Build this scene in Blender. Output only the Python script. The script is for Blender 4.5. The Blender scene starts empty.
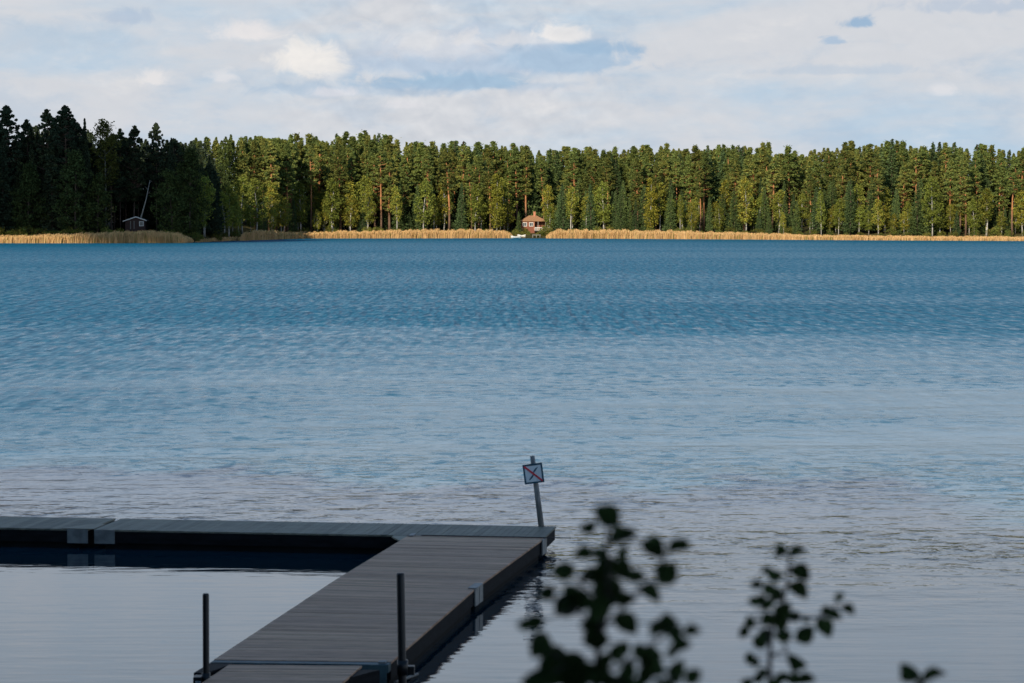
import bpy, math, random
import numpy as np
from mathutils import Vector, Matrix

R = math.radians
rng = np.random.default_rng(11)
random.seed(11)
sc = bpy.context.scene
COL = sc.collection

# ------------------------------------------------------------------ camera
W, H, F, HOR, CAMZ = 1024, 683, 2560.0, 212.0, 6.5
PITCH = math.atan((341.5 - HOR) / F)
cd = bpy.data.cameras.new('camera')
cam = bpy.data.objects.new('camera', cd); COL.objects.link(cam)
cam.location = (0, 0, CAMZ)
cam.rotation_euler = (math.pi / 2 - PITCH, 0, 0)
cd.sensor_width = 36; cd.lens = F * 36 / W
cd.clip_start = 0.1; cd.clip_end = 9000
cd.dof.use_dof = True; cd.dof.focus_distance = 520; cd.dof.aperture_fstop = 4.6
sc.camera = cam
CR = cam.rotation_euler.to_matrix()


def ray(x, y):
    return CR @ Vector(((x - 512) / F, -(y - 341.5) / F, -1.0))


def P(x, y, z=0.0):
    """point of the horizontal plane z that shows at picture position x, y"""
    d = ray(x, y)
    t = (z - CAMZ) / d.z
    return Vector((d.x * t, d.y * t, z))


def PY(x, y, Y):
    """point at distance Y in front of the camera"""
    d = ray(x, y)
    t = Y / d.y
    return Vector((d.x * t, Y, CAMZ + d.z * t))


# ------------------------------------------------------------------ node helpers
class N:
    def __init__(self, tree):
        self.t = tree; self.n = tree.nodes; self.l = tree.links

    def new(self, typ, **kw):
        nd = self.n.new(typ)
        for k, v in kw.items():
            if k == 'ins':
                for kk, vv in v.items():
                    if isinstance(vv, bpy.types.NodeSocket): self.l.new(vv, nd.inputs[kk])
                    else: nd.inputs[kk].default_value = vv
            else: setattr(nd, k, v)
        return nd

    def m(self, op, a, b=None, c=None, clamp=False):
        nd = self.n.new('ShaderNodeMath'); nd.operation = op; nd.use_clamp = clamp
        for i, v in enumerate((a, b, c)):
            if v is None: continue
            if isinstance(v, bpy.types.NodeSocket): self.l.new(v, nd.inputs[i])
            else: nd.inputs[i].default_value = v
        return nd.outputs[0]

    def mix(self, f, a, b, bt='MIX'):
        nd = self.n.new('ShaderNodeMix'); nd.data_type = 'RGBA'; nd.blend_type = bt
        for s, v in ((nd.inputs[0], f), (nd.inputs[6], a), (nd.inputs[7], b)):
            if isinstance(v, bpy.types.NodeSocket): self.l.new(v, s)
            elif isinstance(v, tuple): s.default_value = v + (1,) if len(v) == 3 else v
            else: s.default_value = v
        return nd.outputs[2]

    def ss(self, v, a, b, lo=0.0, hi=1.0):
        nd = self.n.new('ShaderNodeMapRange'); nd.interpolation_type = 'SMOOTHSTEP'
        for i, x in enumerate((v, a, b, lo, hi)):
            if isinstance(x, bpy.types.NodeSocket): self.l.new(x, nd.inputs[i])
            else: nd.inputs[i].default_value = x
        return nd.outputs[0]

    def noise(self, vec, scale, detail=3, rough=0.5, dim='3D', dist=0.0):
        nd = self.n.new('ShaderNodeTexNoise'); nd.noise_dimensions = dim
        self.l.new(vec, nd.inputs['Vector'])
        nd.inputs['Scale'].default_value = scale; nd.inputs['Detail'].default_value = detail
        nd.inputs['Roughness'].default_value = rough; nd.inputs['Distortion'].default_value = dist
        return nd.outputs[0]

    def vec(self, x, y, z=0.0):
        nd = self.n.new('ShaderNodeCombineXYZ')
        for i, v in enumerate((x, y, z)):
            if isinstance(v, bpy.types.NodeSocket): self.l.new(v, nd.inputs[i])
            else: nd.inputs[i].default_value = v
        return nd.outputs[0]

    def mapping(self, vec, scale=(1, 1, 1), rot=(0, 0, 0), loc=(0, 0, 0)):
        nd = self.n.new('ShaderNodeMapping'); self.l.new(vec, nd.inputs[0])
        nd.inputs['Location'].default_value = loc; nd.inputs['Rotation'].default_value = rot
        nd.inputs['Scale'].default_value = scale
        return nd.outputs[0]


def mat(name):
    m = bpy.data.materials.new(name); m.use_nodes = True
    m.node_tree.nodes.clear()
    q = N(m.node_tree)
    out = q.new('ShaderNodeOutputMaterial')
    return m, q, out


def simple(name, col, rough=0.8, var=0.25, scale=6.0, metallic=0.0, bump=0.0, spec=0.5, rand=0.0, stretch=(1, 1, 1)):
    m, q, out = mat(name)
    tc = q.new('ShaderNodeTexCoord').outputs['Object']
    v = q.mapping(tc, stretch)
    nz = q.noise(v, scale, 5, 0.6)
    k = q.ss(nz, 0.3, 0.7, 1 - var, 1 + var)
    c = q.mix(1.0, tuple(col), q.vec(k, k, k), 'MULTIPLY')
    if rand:
        oi = q.new('ShaderNodeObjectInfo').outputs['Random']
        k2 = q.m('MULTIPLY_ADD', oi, 2 * rand, 1 - rand)
        c = q.mix(1.0, c, q.vec(k2, k2, k2), 'MULTIPLY')
    b = q.new('ShaderNodeBsdfPrincipled', ins={'Base Color': c, 'Roughness': rough, 'Metallic': metallic, 'Specular IOR Level': spec})
    if bump:
        bp = q.new('ShaderNodeBump', ins={'Height': nz, 'Distance': bump, 'Strength': 1.0})
        q.l.new(bp.outputs[0], b.inputs['Normal'])
    q.l.new(b.outputs[0], out.inputs[0])
    return m


# ------------------------------------------------------------------ object helpers
def tag(o, label=None, cat=None, group=None, kind=None):
    if label: o['label'] = label
    if cat: o['category'] = cat
    if group: o['group'] = group
    if kind: o['kind'] = kind
    return o


def empty(name, loc=(0, 0, 0), rotz=0.0):
    o = bpy.data.objects.new(name, None); COL.objects.link(o)
    o.location = loc; o.rotation_euler = (0, 0, rotz); o.empty_display_size = 0.3
    return o


def link(name, me, parent=None, m=None):
    if m is not None:
        me.materials.clear(); me.materials.append(m)
    o = bpy.data.objects.new(name, me); COL.objects.link(o)
    if parent is not None: o.parent = parent
    return o


class MB:
    """collects shapes for ONE mesh"""
    def __init__(s): s.v = []; s.f = []; s.c = []

    def add(s, vs, fs, col=None):
        b = len(s.v); s.v += [tuple(v) for v in vs]; s.f += [tuple(b + i for i in f) for f in fs]
        s.c += [1.0 if col is None else col] * len(fs)

    def hexa(s, b4, t4, col=None):
        s.add(list(b4) + list(t4), [(3, 2, 1, 0), (4, 5, 6, 7), (0, 1, 5, 4), (1, 2, 6, 5), (2, 3, 7, 6), (3, 0, 4, 7)], col)

    def box(s, a, b, col=None):
        x0, y0, z0 = a; x1, y1, z1 = b
        s.hexa([(x0, y0, z0), (x1, y0, z0), (x1, y1, z0), (x0, y1, z0)], [(x0, y0, z1), (x1, y0, z1), (x1, y1, z1), (x0, y1, z1)], col)

    def prism(s, quad, z0, z1, col=None):
        s.hexa([(p[0], p[1], z0) for p in quad], [(p[0], p[1], z1) for p in quad], col)

    def tube(s, pts, radii, n=8, cap=True, col=None):
        pts = [Vector(p) for p in pts]
        rings = []
        for i, p in enumerate(pts):
            d = (pts[min(i + 1, len(pts) - 1)] - pts[max(i - 1, 0)]).normalized()
            a = d.orthogonal().normalized() if abs(d.z) < .9 else d.cross(Vector((0, 1, 0))).normalized()
            b = d.cross(a)
            rings.append([p + (a * math.cos(2 * math.pi * k / n) + b * math.sin(2 * math.pi * k / n)) * radii[i] for k in range(n)])
        vs = [v for r in rings for v in r]
        fs = []
        for i in range(len(pts) - 1):
            for k in range(n):
                fs.append((i * n + k, i * n + (k + 1) % n, (i + 1) * n + (k + 1) % n, (i + 1) * n + k))
        if cap:
            fs.append(tuple(range(n))[::-1]); fs.append(tuple((len(pts) - 1) * n + k for k in range(n)))
        s.add(vs, fs, col)

    def mesh(s, name, smooth=False):
        me = bpy.data.meshes.new(name); me.from_pydata(s.v, [], s.f); me.update()
        a = me.attributes.new('tone', 'FLOAT', 'FACE'); a.data.foreach_set('value', s.c)
        if smooth: me.polygons.foreach_set('use_smooth', [True] * len(me.polygons))
        return me

    def build(s, name, m, parent=None, smooth=False, bevel=0):
        o = link(name, s.mesh(name, smooth), parent, m)
        if bevel:
            bv = o.modifiers.new('bevel', 'BEVEL'); bv.width = bevel; bv.segments = 2; bv.limit_method = 'ANGLE'
        return o


def quads_mesh(name, V, tone=None, tris=False):
    """V: (n,4,3) array of quads -> one mesh, fast"""
    k = V.shape[1]; n = V.shape[0]
    me = bpy.data.meshes.new(name)
    me.vertices.add(n * k); me.vertices.foreach_set('co', V.reshape(-1).astype(np.float32))
    me.loops.add(n * k); me.loops.foreach_set('vertex_index', np.arange(n * k, dtype=np.int32))
    me.polygons.add(n); me.polygons.foreach_set('loop_start', np.arange(0, n * k, k, dtype=np.int32))
    me.update(calc_edges=True)
    if tone is not None:
        a = me.attributes.new('tone', 'FLOAT', 'FACE'); a.data.foreach_set('value', tone.astype(np.float32))
    me.validate()
    return me


# ------------------------------------------------------------------ light
SAZ = (-0.37, -0.929)
SEL = R(26)
sd = bpy.data.lights.new('sun', 'SUN'); sun = bpy.data.objects.new('sun', sd); COL.objects.link(sun)
sd.energy = 5.0; sd.angle = R(0.53); sd.color = (1.0, 0.86, 0.66)
SUN = Vector((SAZ[0] * math.cos(SEL), SAZ[1] * math.cos(SEL), math.sin(SEL))).normalized()
sun.rotation_euler = SUN.to_track_quat('Z', 'Y').to_euler()

world = bpy.data.worlds.new('World'); sc.world = world; world.use_nodes = True
world.node_tree.nodes.clear()
q = N(world.node_tree)
wo = q.new('ShaderNodeOutputWorld')
sky = q.new('ShaderNodeTexSky', sky_type='NISHITA', sun_disc=False, sun_elevation=SEL,
            sun_rotation=math.atan2(SAZ[0], SAZ[1]) % (2 * math.pi), air_density=1.0, dust_density=0.6, ozone_density=2.0)
gen = q.new('ShaderNodeTexCoord').outputs['Generated']
sp = q.new('ShaderNodeSeparateXYZ'); q.l.new(gen, sp.inputs[0])
az = q.m('ARCTAN2', sp.outputs[0], sp.outputs[1])
el = q.m('ARCSINE', sp.outputs[2])
azd = q.m('MULTIPLY', az, 180 / math.pi); eld = q.m('MULTIPLY', el, 180 / math.pi)
HZ = (.47, .60, .73); SHEET = (.64, .66, .70); HI = (.86, .82, .79); BLUE = (.34, .49, .66)
v1 = q.vec(q.m('MULTIPLY', azd, 0.16), q.m('MULTIPLY', eld, 0.62), 3.1)
n1 = q.noise(v1, 1.0, 8, 0.58, dist=0.3)
n2 = q.noise(q.vec(q.m('MULTIPLY', azd, .5), q.m('MULTIPLY', eld, 1.1), 9.0), 1.0, 8, .6, dist=.2)
n3 = q.noise(q.vec(azd, q.m('MULTIPLY', eld, 1.35), 4.0), 1.5, 10, .60, dist=.55)
rise = q.ss(eld, 0.0, 2.6)
sheet = q.m('ADD', q.m('MULTIPLY', rise, .62), q.m('MULTIPLY', q.m('SUBTRACT', n1, .5), 2.6), clamp=True)
sheet = q.ss(sheet, 0.0, .75)
c = q.mix(sheet, HZ, SHEET)
c = q.mix(q.m('MULTIPLY', q.ss(n2, .50, .30), .30), c, BLUE)
c = q.mix(q.m('MULTIPLY', q.ss(n2, .55, .75), .30), c, HI)
PPD = F * math.pi / 180


def cloud(c, px, py, wx, wy, col, amt, nz=n3, soft=.75, amp=2.6):
    """a cloud by its direction: azimuth and elevation in degrees"""
    a0 = math.degrees(math.atan((px - 512) / F)); e0 = (HOR - py) / PPD
    dx = q.m('DIVIDE', q.m('SUBTRACT', azd, a0), wx / PPD)
    dy = q.m('DIVIDE', q.m('SUBTRACT', eld, e0), wy / PPD)
    # clouds are flatter below than above
    dy = q.m('MULTIPLY', dy, q.ss(dy, -.4, .2, 1.7, 1.0))
    r = q.m('SQRT', q.m('ADD', q.m('MULTIPLY', dx, dx), q.m('MULTIPLY', dy, dy)))
    r = q.m('ADD', r, q.m('MULTIPLY', q.m('SUBTRACT', nz, .5), amp))
    return q.mix(q.m('MULTIPLY', q.ss(r, 1.0, 1.0 - soft), amt), c, col)


c = cloud(c, 480, 62, 190, 44, (.47, .57, .70), .95, amp=1.4, soft=.55)
c = cloud(c, 470, 84, 150, 15, (.36, .51, .67), .95, amp=1.5, soft=.6)
c = cloud(c, 440, 50, 110, 26, (.66, .68, .73), .75, amp=1.8)
c = cloud(c, 520, 42, 90, 12, (.74, .74, .76), .6)
c = cloud(c, 565, 64, 90, 24, (.40, .53, .68), .95, amp=1.3, soft=.5)
c = cloud(c, 600, 50, 60, 13, BLUE, .75)
c = cloud(c, 360, 92, 150, 13, (.40, .53, .68), .55)
c = cloud(c, 555, 88, 55, 14, (.64, .67, .73), .6)
c = cloud(c, 550, 80, 60, 9, HI, .3)
c = cloud(c, 308, 64, 46, 30, (.85, .82, .79), .9, soft=.55, amp=1.7)
c = cloud(c, 248, 36, 48, 18, (.80, .77, .77), .85, amp=1.6)
c = cloud(c, 562, 36, 34, 17, (.82, .80, .79), .85, amp=1.8, soft=.6)
c = cloud(c, 420, 42, 40, 20, (.76, .76, .77), .55)
c = cloud(c, 152, 82, 26, 14, (.82, .79, .78), .7)
c = cloud(c, 224, 80, 17, 12, (.80, .78, .79), .6)
c = cloud(c, 340, 94, 34, 8, (.78, .76, .79), .6)
c = cloud(c, 405, 106, 30, 9, (.76, .75, .78), .5)
c = cloud(c, 940, 94, 20, 10, (.78, .77, .79), .6)
c = cloud(c, 856, 27, 27, 9, (.30, .45, .63), .9, soft=.8, amp=2.8)
c = cloud(c, 833, 44, 17, 7, (.38, .51, .67), .8, amp=2.8, soft=.8)
c = cloud(c, 125, 21, 40, 13, (.42, .52, .66), .6)
c = cloud(c, 985, 12, 120, 12, (.44, .53, .66), .6)
c = cloud(c, 850, 73, 130, 8, (.46, .56, .68), .5)
c = cloud(c, 30, 45, 110, 26, (.47, .57, .68), .45)
# higher up the sheet breaks open to blue sky
va = q.vec(azd, q.m('MULTIPLY', eld, 1.35), 4.0); vb = q.vec(q.m('ADD', azd, .04), q.m('MULTIPLY', q.m('ADD', eld, .16), 1.35), 4.0)
e1 = q.noise(va, 1.5, 3, .5, dist=.35); e2 = q.noise(vb, 1.5, 3, .5, dist=.35)
bank = q.m('MULTIPLY', q.ss(azd, -6.5, -3.5), q.ss(azd, 4.0, .5))
emb = q.m('MULTIPLY', q.m('SUBTRACT', e1, e2), q.m('MULTIPLY_ADD', bank, .30, .10))
kk = q.m('MINIMUM', q.m('MAXIMUM', q.m('ADD', emb, 1.0), .72), 1.3)
c = q.mix(1.0, c, q.vec(kk, q.m('MULTIPLY_ADD', kk, .85, .15), q.m('MULTIPLY_ADD', kk, .65, .35)), 'MULTIPLY')
c = q.mix(q.ss(eld, 4.5, 10.0), c, q.mix(q.ss(n2, .35, .65), (.58, .73, .90), (.72, .81, .93)))
cs = q.mix(1.0, c, (10, 10, 10), 'MULTIPLY')
hi_n = q.noise(q.mapping(gen, (2.0, 2.0, 4.0)), 1.4, 6, .55)
up = q.m('MULTIPLY', q.ss(eld, 14.0, 28.0), q.ss(hi_n, .70, .50, .75, 1.0))
blue_sky = q.mix(1.0, sky.outputs[0], (.40, .76, 1.0), 'MULTIPLY')
cs = q.mix(up, cs, blue_sky)
cs = q.mix(q.ss(eld, -0.3, -3.0), cs, (1.2, 1.6, 1.8))
bg = q.new('ShaderNodeBackground', ins={'Color': cs, 'Strength': 0.092})
q.l.new(bg.outputs[0], wo.inputs[0])

# ------------------------------------------------------------------ terrain
SH = [(-40, 600), (-8, 243.2), (60, 243.2), (185, 243.0), (240, 240.6), (300, 238.5), (505, 238.2), (560, 238.4), (700, 239.2), (850, 240.2), (1024, 241.0), (1100, 241.6)]
shx = np.array([P(a, b).x for a, b in SH[1:]]); shy = np.array([P(a, b).y for a, b in SH[1:]])


def shore(x):
    """distance of the far waterline at x"""
    x = np.asarray(x, float)
    y = np.interp(x, shx, shy)
    y = np.where(x < shx[0], shy[0] - (shx[0] - x) * 1.3, y)
    return np.maximum(np.where(x > shx[-1], shy[-1] - (x - shx[-1]) * .5, y), 60)


def sst(x, a, b):
    t = np.clip((x - a) / (b - a), 0, 1); return t * t * (3 - 2 * t)


def ground(x, y):
    x = np.asarray(x, float); y = np.asarray(y, float)
    far = y - shore(x)
    zf = np.where(far > 0, 0.25 * sst(far, 0, 3) + 1.5 * sst(far, 3, 22) + 2.6 * sst(far, 20, 80) + 6 * sst(far, 80, 500), -1.5 * sst(-far, 0, 14))
    # the near bank that the camera stands on, curving forward on the left
    near = 25.0 + 50 * sst(-x, 18, 60) - y
    zn = np.where(near > 0, 0.3 * sst(near, 0, 1.5) + 4.55 * sst(near, 1, 25), -1.5 * sst(-near, 0, 14))
    z = np.maximum(zf, zn)
    return z + np.where(z > .2, .12 * np.sin(x * .7) * np.cos(y * .9), 0)


ys = np.concatenate([np.arange(-300, -40, 12), np.arange(-40, 100, 1.2), np.arange(100, 500, 10), np.arange(500, 760, 2.5), np.arange(760, 1500, 40), np.arange(1500, 6000, 400)])
xs = np.concatenate([np.arange(-3000, -300, 150), np.arange(-300, -140, 6), np.arange(-140, 150, 2.2), np.arange(150, 300, 6), np.arange(300, 3001, 150)])
gx, gy = np.meshgrid(xs, ys)
gz = ground(gx, gy)
nv = np.stack([gx, gy, gz], -1).reshape(-1, 3)
nx = len(xs); ny = len(ys)
ii = (np.arange(ny - 1)[:, None] * nx + np.arange(nx - 1)[None, :]).reshape(-1)
fa = np.stack([ii, ii + 1, ii + nx + 1, ii + nx], -1)
me = bpy.data.meshes.new('ground'); me.from_pydata(nv.tolist(), [], fa.tolist()); me.update()
me.polygons.foreach_set('use_smooth', [True] * len(me.polygons))
m, q, out = mat('forest floor and grass')
tc = q.new('ShaderNodeTexCoord').outputs['Object']
g1 = q.noise(tc, .25, 6, .6); g2 = q.noise(tc, 3.0, 6, .65)
c = q.mix(q.ss(g1, .4, .6), (.045, .05, .015), (.12, .10, .03))
c = q.mix(q.m('MULTIPLY', g2, .6), c, (.03, .028, .014))
b = q.new('ShaderNodeBsdfPrincipled', ins={'Base Color': c, 'Roughness': .95, 'Specular IOR Level': .2})
bp = q.new('ShaderNodeBump', ins={'Height': g2, 'Distance': .1}); q.l.new(bp.outputs[0], b.inputs['Normal'])
q.l.new(b.outputs[0], out.inputs[0])
tag(link('ground', me, None, m), kind='structure')

# ------------------------------------------------------------------ water
m, q, out = mat('lake water')
geo = q.new('ShaderNodeNewGeometry').outputs['Position']
s = q.new('ShaderNodeSeparateXYZ'); q.l.new(geo, s.inputs[0])
X, Y = s.outputs[0], s.outputs[1]
big = q.noise(q.mapping(geo, (.006, .022, 1), (0, 0, .05)), 1.0, 5, .55)       # gusts
mid = q.noise(q.mapping(geo, (.035, .09, 1), (0, 0, -.12)), 1.0, 4, .55)
# ripples, crests across the wind
w1 = q.noise(q.mapping(geo, (1.5, 1.5, 1), (0, 0, -.30)), 1.0, 3, .55, dist=.35)
w2 = q.noise(q.mapping(geo, (3.4, 3.2, 1), (0, 0, -.05)), 1.0, 3, .55, dist=.3)
w3 = q.noise(q.mapping(geo, (.7, .75, 1), (0, 0, -.40)), 1.0, 2, .5)
w4 = q.noise(q.mapping(geo, (.5, 2.2, 1), (0, 0, .03)), 1.0, 3, .5)
Yj = q.m('ADD', Y, q.m('MULTIPLY', q.m('SUBTRACT', mid, .5), 9))
edge = q.ss(X, -1.9, .3, 49.5, 38.5)
calm = q.ss(q.m('SUBTRACT', Yj, edge), 0, 5)                                                       # lee of the near shore
wnz = q.m('ADD', q.m('MULTIPLY', q.m('SUBTRACT', big, .5), 80), q.m('MULTIPLY', q.m('SUBTRACT', mid, .5), 50))
band = q.m('MULTIPLY', q.m('MULTIPLY', q.ss(q.m('ADD', Yj, q.m('MULTIPLY', wnz, .3)), 128, 150), q.ss(Yj, 185, 160)), q.ss(q.m('ADD', X, q.m('MULTIPLY', wnz, .5)), -22, 6))
wind = q.m('MINIMUM', q.m('ADD', q.ss(q.m('ADD', q.m('ADD', Yj, q.m('MULTIPLY', q.ss(X, 0, -26), 34)), wnz), 54, 200), q.m('MULTIPLY', band, .35)), 1.15)
gust = q.ss(big, .38, .62)
amp = q.m('ADD', q.m('MULTIPLY', calm, q.ss(Y, 50, 95, .24, .085)), q.m('MULTIPLY', wind, q.m('MULTIPLY_ADD', gust, .4, .35)))
patch = q.ss(q.m('ADD', mid, q.m('MULTIPLY', big, .4)), .55, .85, .55, 1.3)
amp = q.m('MULTIPLY', amp, patch)
hgt = q.m('ADD', q.m('ADD', q.m('MULTIPLY', w1, .16), q.m('MULTIPLY', w2, .05)), q.m('MULTIPLY', w3, .20))
hgt = q.m('MULTIPLY', hgt, amp)
sharp = q.m('MULTIPLY', q.ss(w1, .52, .74), q.m('MULTIPLY', q.ss(mid, .38, .62), q.m('MULTIPLY', calm, .022)))
hgt = q.m('ADD', hgt, sharp)
w5 = q.noise(q.mapping(geo, (.55, .26, 1), (0, 0, -.2)), 1.0, 3, .6)
w6 = q.noise(q.mapping(geo, (1.1, .10, 1), (0, 0, .1)), 1.0, 2, .6)
hgt = q.m('ADD', hgt, q.m('MULTIPLY', wind, q.m('ADD', q.m('MULTIPLY', w5, .6), q.m('MULTIPLY', w6, .6))))
tiny = q.m('MULTIPLY', w4, q.m('MULTIPLY_ADD', calm, .016, .009))
hgt = q.m('ADD', hgt, tiny)
bp = q.new('ShaderNodeBump', ins={'Height': hgt, 'Distance': 1.0, 'Strength': 1.0})
s1 = q.noise(q.mapping(geo, (1.35, 1.05, 1), (0, 0, -.35)), 1.0, 4, .6, dist=.5)
s2 = q.noise(q.mapping(geo, (2.2, .34, 1), (0, 0, .05)), 1.0, 4, .7)
s3 = q.noise(q.mapping(geo, (1.3, .6, 1), (0, 0, -.2)), 1.0, 4, .65)
streak = q.m('MULTIPLY', q.m('MULTIPLY', q.ss(s1, .50, .68), q.ss(mid, .34, .60)), calm)
fleck = q.m('ADD', q.m('MULTIPLY', q.m('SUBTRACT', s2, .5), 1.2), q.m('MULTIPLY', q.m('SUBTRACT', s3, .5), .9))
rgh = q.m('ADD', q.m('MULTIPLY_ADD', q.m('MULTIPLY', calm, q.ss(Y, 42, 75)), .13, .03), q.m('MULTIPLY', streak, q.ss(Y, 42, 75, .12, .30)))
rfar = q.m('ADD', q.m('MULTIPLY_ADD', gust, .08, .47), q.m('MULTIPLY', fleck, 1.15))
rm = q.new('ShaderNodeMix', data_type='FLOAT', ins={0: wind, 2: rgh, 3: rfar})
rgh = q.m('MINIMUM', q.m('MAXIMUM', rm.outputs[0], .02), .8)
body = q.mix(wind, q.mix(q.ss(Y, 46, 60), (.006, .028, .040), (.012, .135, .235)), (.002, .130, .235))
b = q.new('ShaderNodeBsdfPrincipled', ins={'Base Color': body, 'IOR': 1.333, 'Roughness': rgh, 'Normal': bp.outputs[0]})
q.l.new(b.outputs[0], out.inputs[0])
wm = MB(); wm.add([(-3000, 5, 0), (3000, 5, 0), (3000, 700, 0), (-3000, 700, 0)], [(0, 1, 2, 3)])
tag(wm.build('water', m), kind='structure')

# ------------------------------------------------------------------ foliage materials
def leafmat(name, cols, transl=.35, rand=.25, scale=.9, light=(0.6, 1.5)):
    m, q, out = mat(name)
    tc = q.new('ShaderNodeTexCoord').outputs['Object']
    oi = q.new('ShaderNodeObjectInfo').outputs['Random']
    tn = q.new('ShaderNodeAttribute', attribute_name='tone').outputs['Fac']
    nz = q.noise(tc, scale, 2, .5)
    c = q.mix(q.ss(oi, .15, .85), cols[0], cols[1])
    c = q.mix(q.ss(nz, .40, .66), c, cols[2])
    k = q.m('MULTIPLY', q.m('MULTIPLY_ADD', tn, light[1] - light[0], light[0]), q.m('MULTIPLY_ADD', q.m('FRACT', q.m('MULTIPLY', oi, 7.31)), 2 * rand, 1 - rand))
    c = q.mix(1.0, c, q.vec(k, k, k), 'MULTIPLY')
    d = q.new('ShaderNodeBsdfDiffuse', ins={'Color': c})
    t = q.new('ShaderNodeBsdfTranslucent', ins={'Color': c})
    mx = q.new('ShaderNodeMixShader', ins={0: transl, 1: d.outputs[0], 2: t.outputs[0]})
    q.l.new(mx.outputs[0], out.inputs[0])
    return m


M_PINE = leafmat('pine needles', [(.18, .22, .060), (.25, .25, .065), (.135, .185, .060)], .38, .30)
M_SPRUCE = leafmat('spruce needles', [(.095, .145, .06), (.14, .19, .06), (.08, .125, .055)], .35)
M_BIRCH = leafmat('birch leaves', [(.22, .25, .05), (.33, .29, .05), (.17, .22, .05)], .4)
M_GOLD = leafmat('yellow birch leaves', [(.26, .25, .04), (.32, .27, .04), (.19, .21, .04)], .4)
M_BUSH = leafmat('shrub leaves', [(.12, .17, .04), (.18, .20, .04), (.20, .17, .05)], .35)
M_DARK = leafmat('needles darkened for shade', [(.040, .060, .036), (.058, .072, .036), (.036, .053, .032)], .15)  # pine and spruce needles with the left point's shade put into the colour
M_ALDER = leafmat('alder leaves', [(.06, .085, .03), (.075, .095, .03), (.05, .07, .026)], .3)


def barkmat(name, low, high, z0, z1):
    m, q, out = mat(name)
    tc = q.new('ShaderNodeTexCoord').outputs['Object']
    s = q.new('ShaderNodeSeparateXYZ'); q.l.new(tc, s.inputs[0])
    nz = q.noise(q.mapping(tc, (1, 1, .3)), 3.0, 4, .6)
    f = q.ss(q.m('ADD', s.outputs[2], q.m('MULTIPLY', nz, 3)), z0, z1)
    c = q.mix(f, low, high)
    k = q.ss(nz, .3, .7, .6, 1.25)
    c = q.mix(1.0, c, q.vec(k, k, k), 'MULTIPLY')
    b = q.new('ShaderNodeBsdfPrincipled', ins={'Base Color': c, 'Roughness': .9, 'Specular IOR Level': .2})
    q.l.new(b.outputs[0], out.inputs[0])
    return m


B_PINE = barkmat('pine bark', (.16, .10, .07), (.42, .19, .085), 5, 10)
B_SPRUCE = barkmat('spruce bark', (.10, .075, .06), (.12, .08, .06), 5, 12)
B_BIRCH = barkmat('birch bark', (.30, .28, .25), (.46, .44, .40), 1, 3)
B_GREY = barkmat('grey birch bark', (.10, .10, .09), (.20, .20, .18), 4, 14)

# ------------------------------------------------------------------ tree meshes
def tufts(cent, size, g, flat=0.0, aspect=.5, outdir=None, ow=.0):
    """leaf-sized quads round the centres"""
    n = len(cent)
    d = g.normal(size=(n, 3)); d[:, 2] *= (1 - flat)
    if outdir is not None: d = d * (1 - ow) + outdir * ow * 2
    d /= np.linalg.norm(d, axis=1)[:, None] + 1e-9
    e = g.normal(size=(n, 3)); e -= (e * d).sum(1)[:, None] * d
    e /= np.linalg.norm(e, axis=1)[:, None] + 1e-9
    s = (size * g.uniform(.6, 1.35, n))[:, None]
    a = d * s * .5; b = e * s * .5 * aspect
    return np.stack([cent - a - b * .6, cent + a * .2 - b, cent + a, cent - a * .1 + b], 1)


def trunk_mesh(name, h, r0, top, lean, g, limbs=()):
    mb = MB(); n = 7
    pts = []; rad = []
    bx, by = g.uniform(-.25, .25, 2)
    for i in range(n):
        t = i / (n - 1)
        pts.append((lean[0] * t * t + bx * math.sin(t * 5), lean[1] * t * t + by * math.sin(t * 4), h * top * t - (.5 if i == 0 else 0)))
        rad.append(r0 * (1 - t) ** .7 + .03)
    mb.tube(pts, rad, 6)
    for p0, p1, r in limbs:
        pm = (np.array(p0) * .5 + np.array(p1) * .5) + np.array((0, 0, -.15))
        mb.tube([p0, pm, p1], [r, r * .7, r * .25], 4, cap=False)
    return mb.mesh(name, True)


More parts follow.
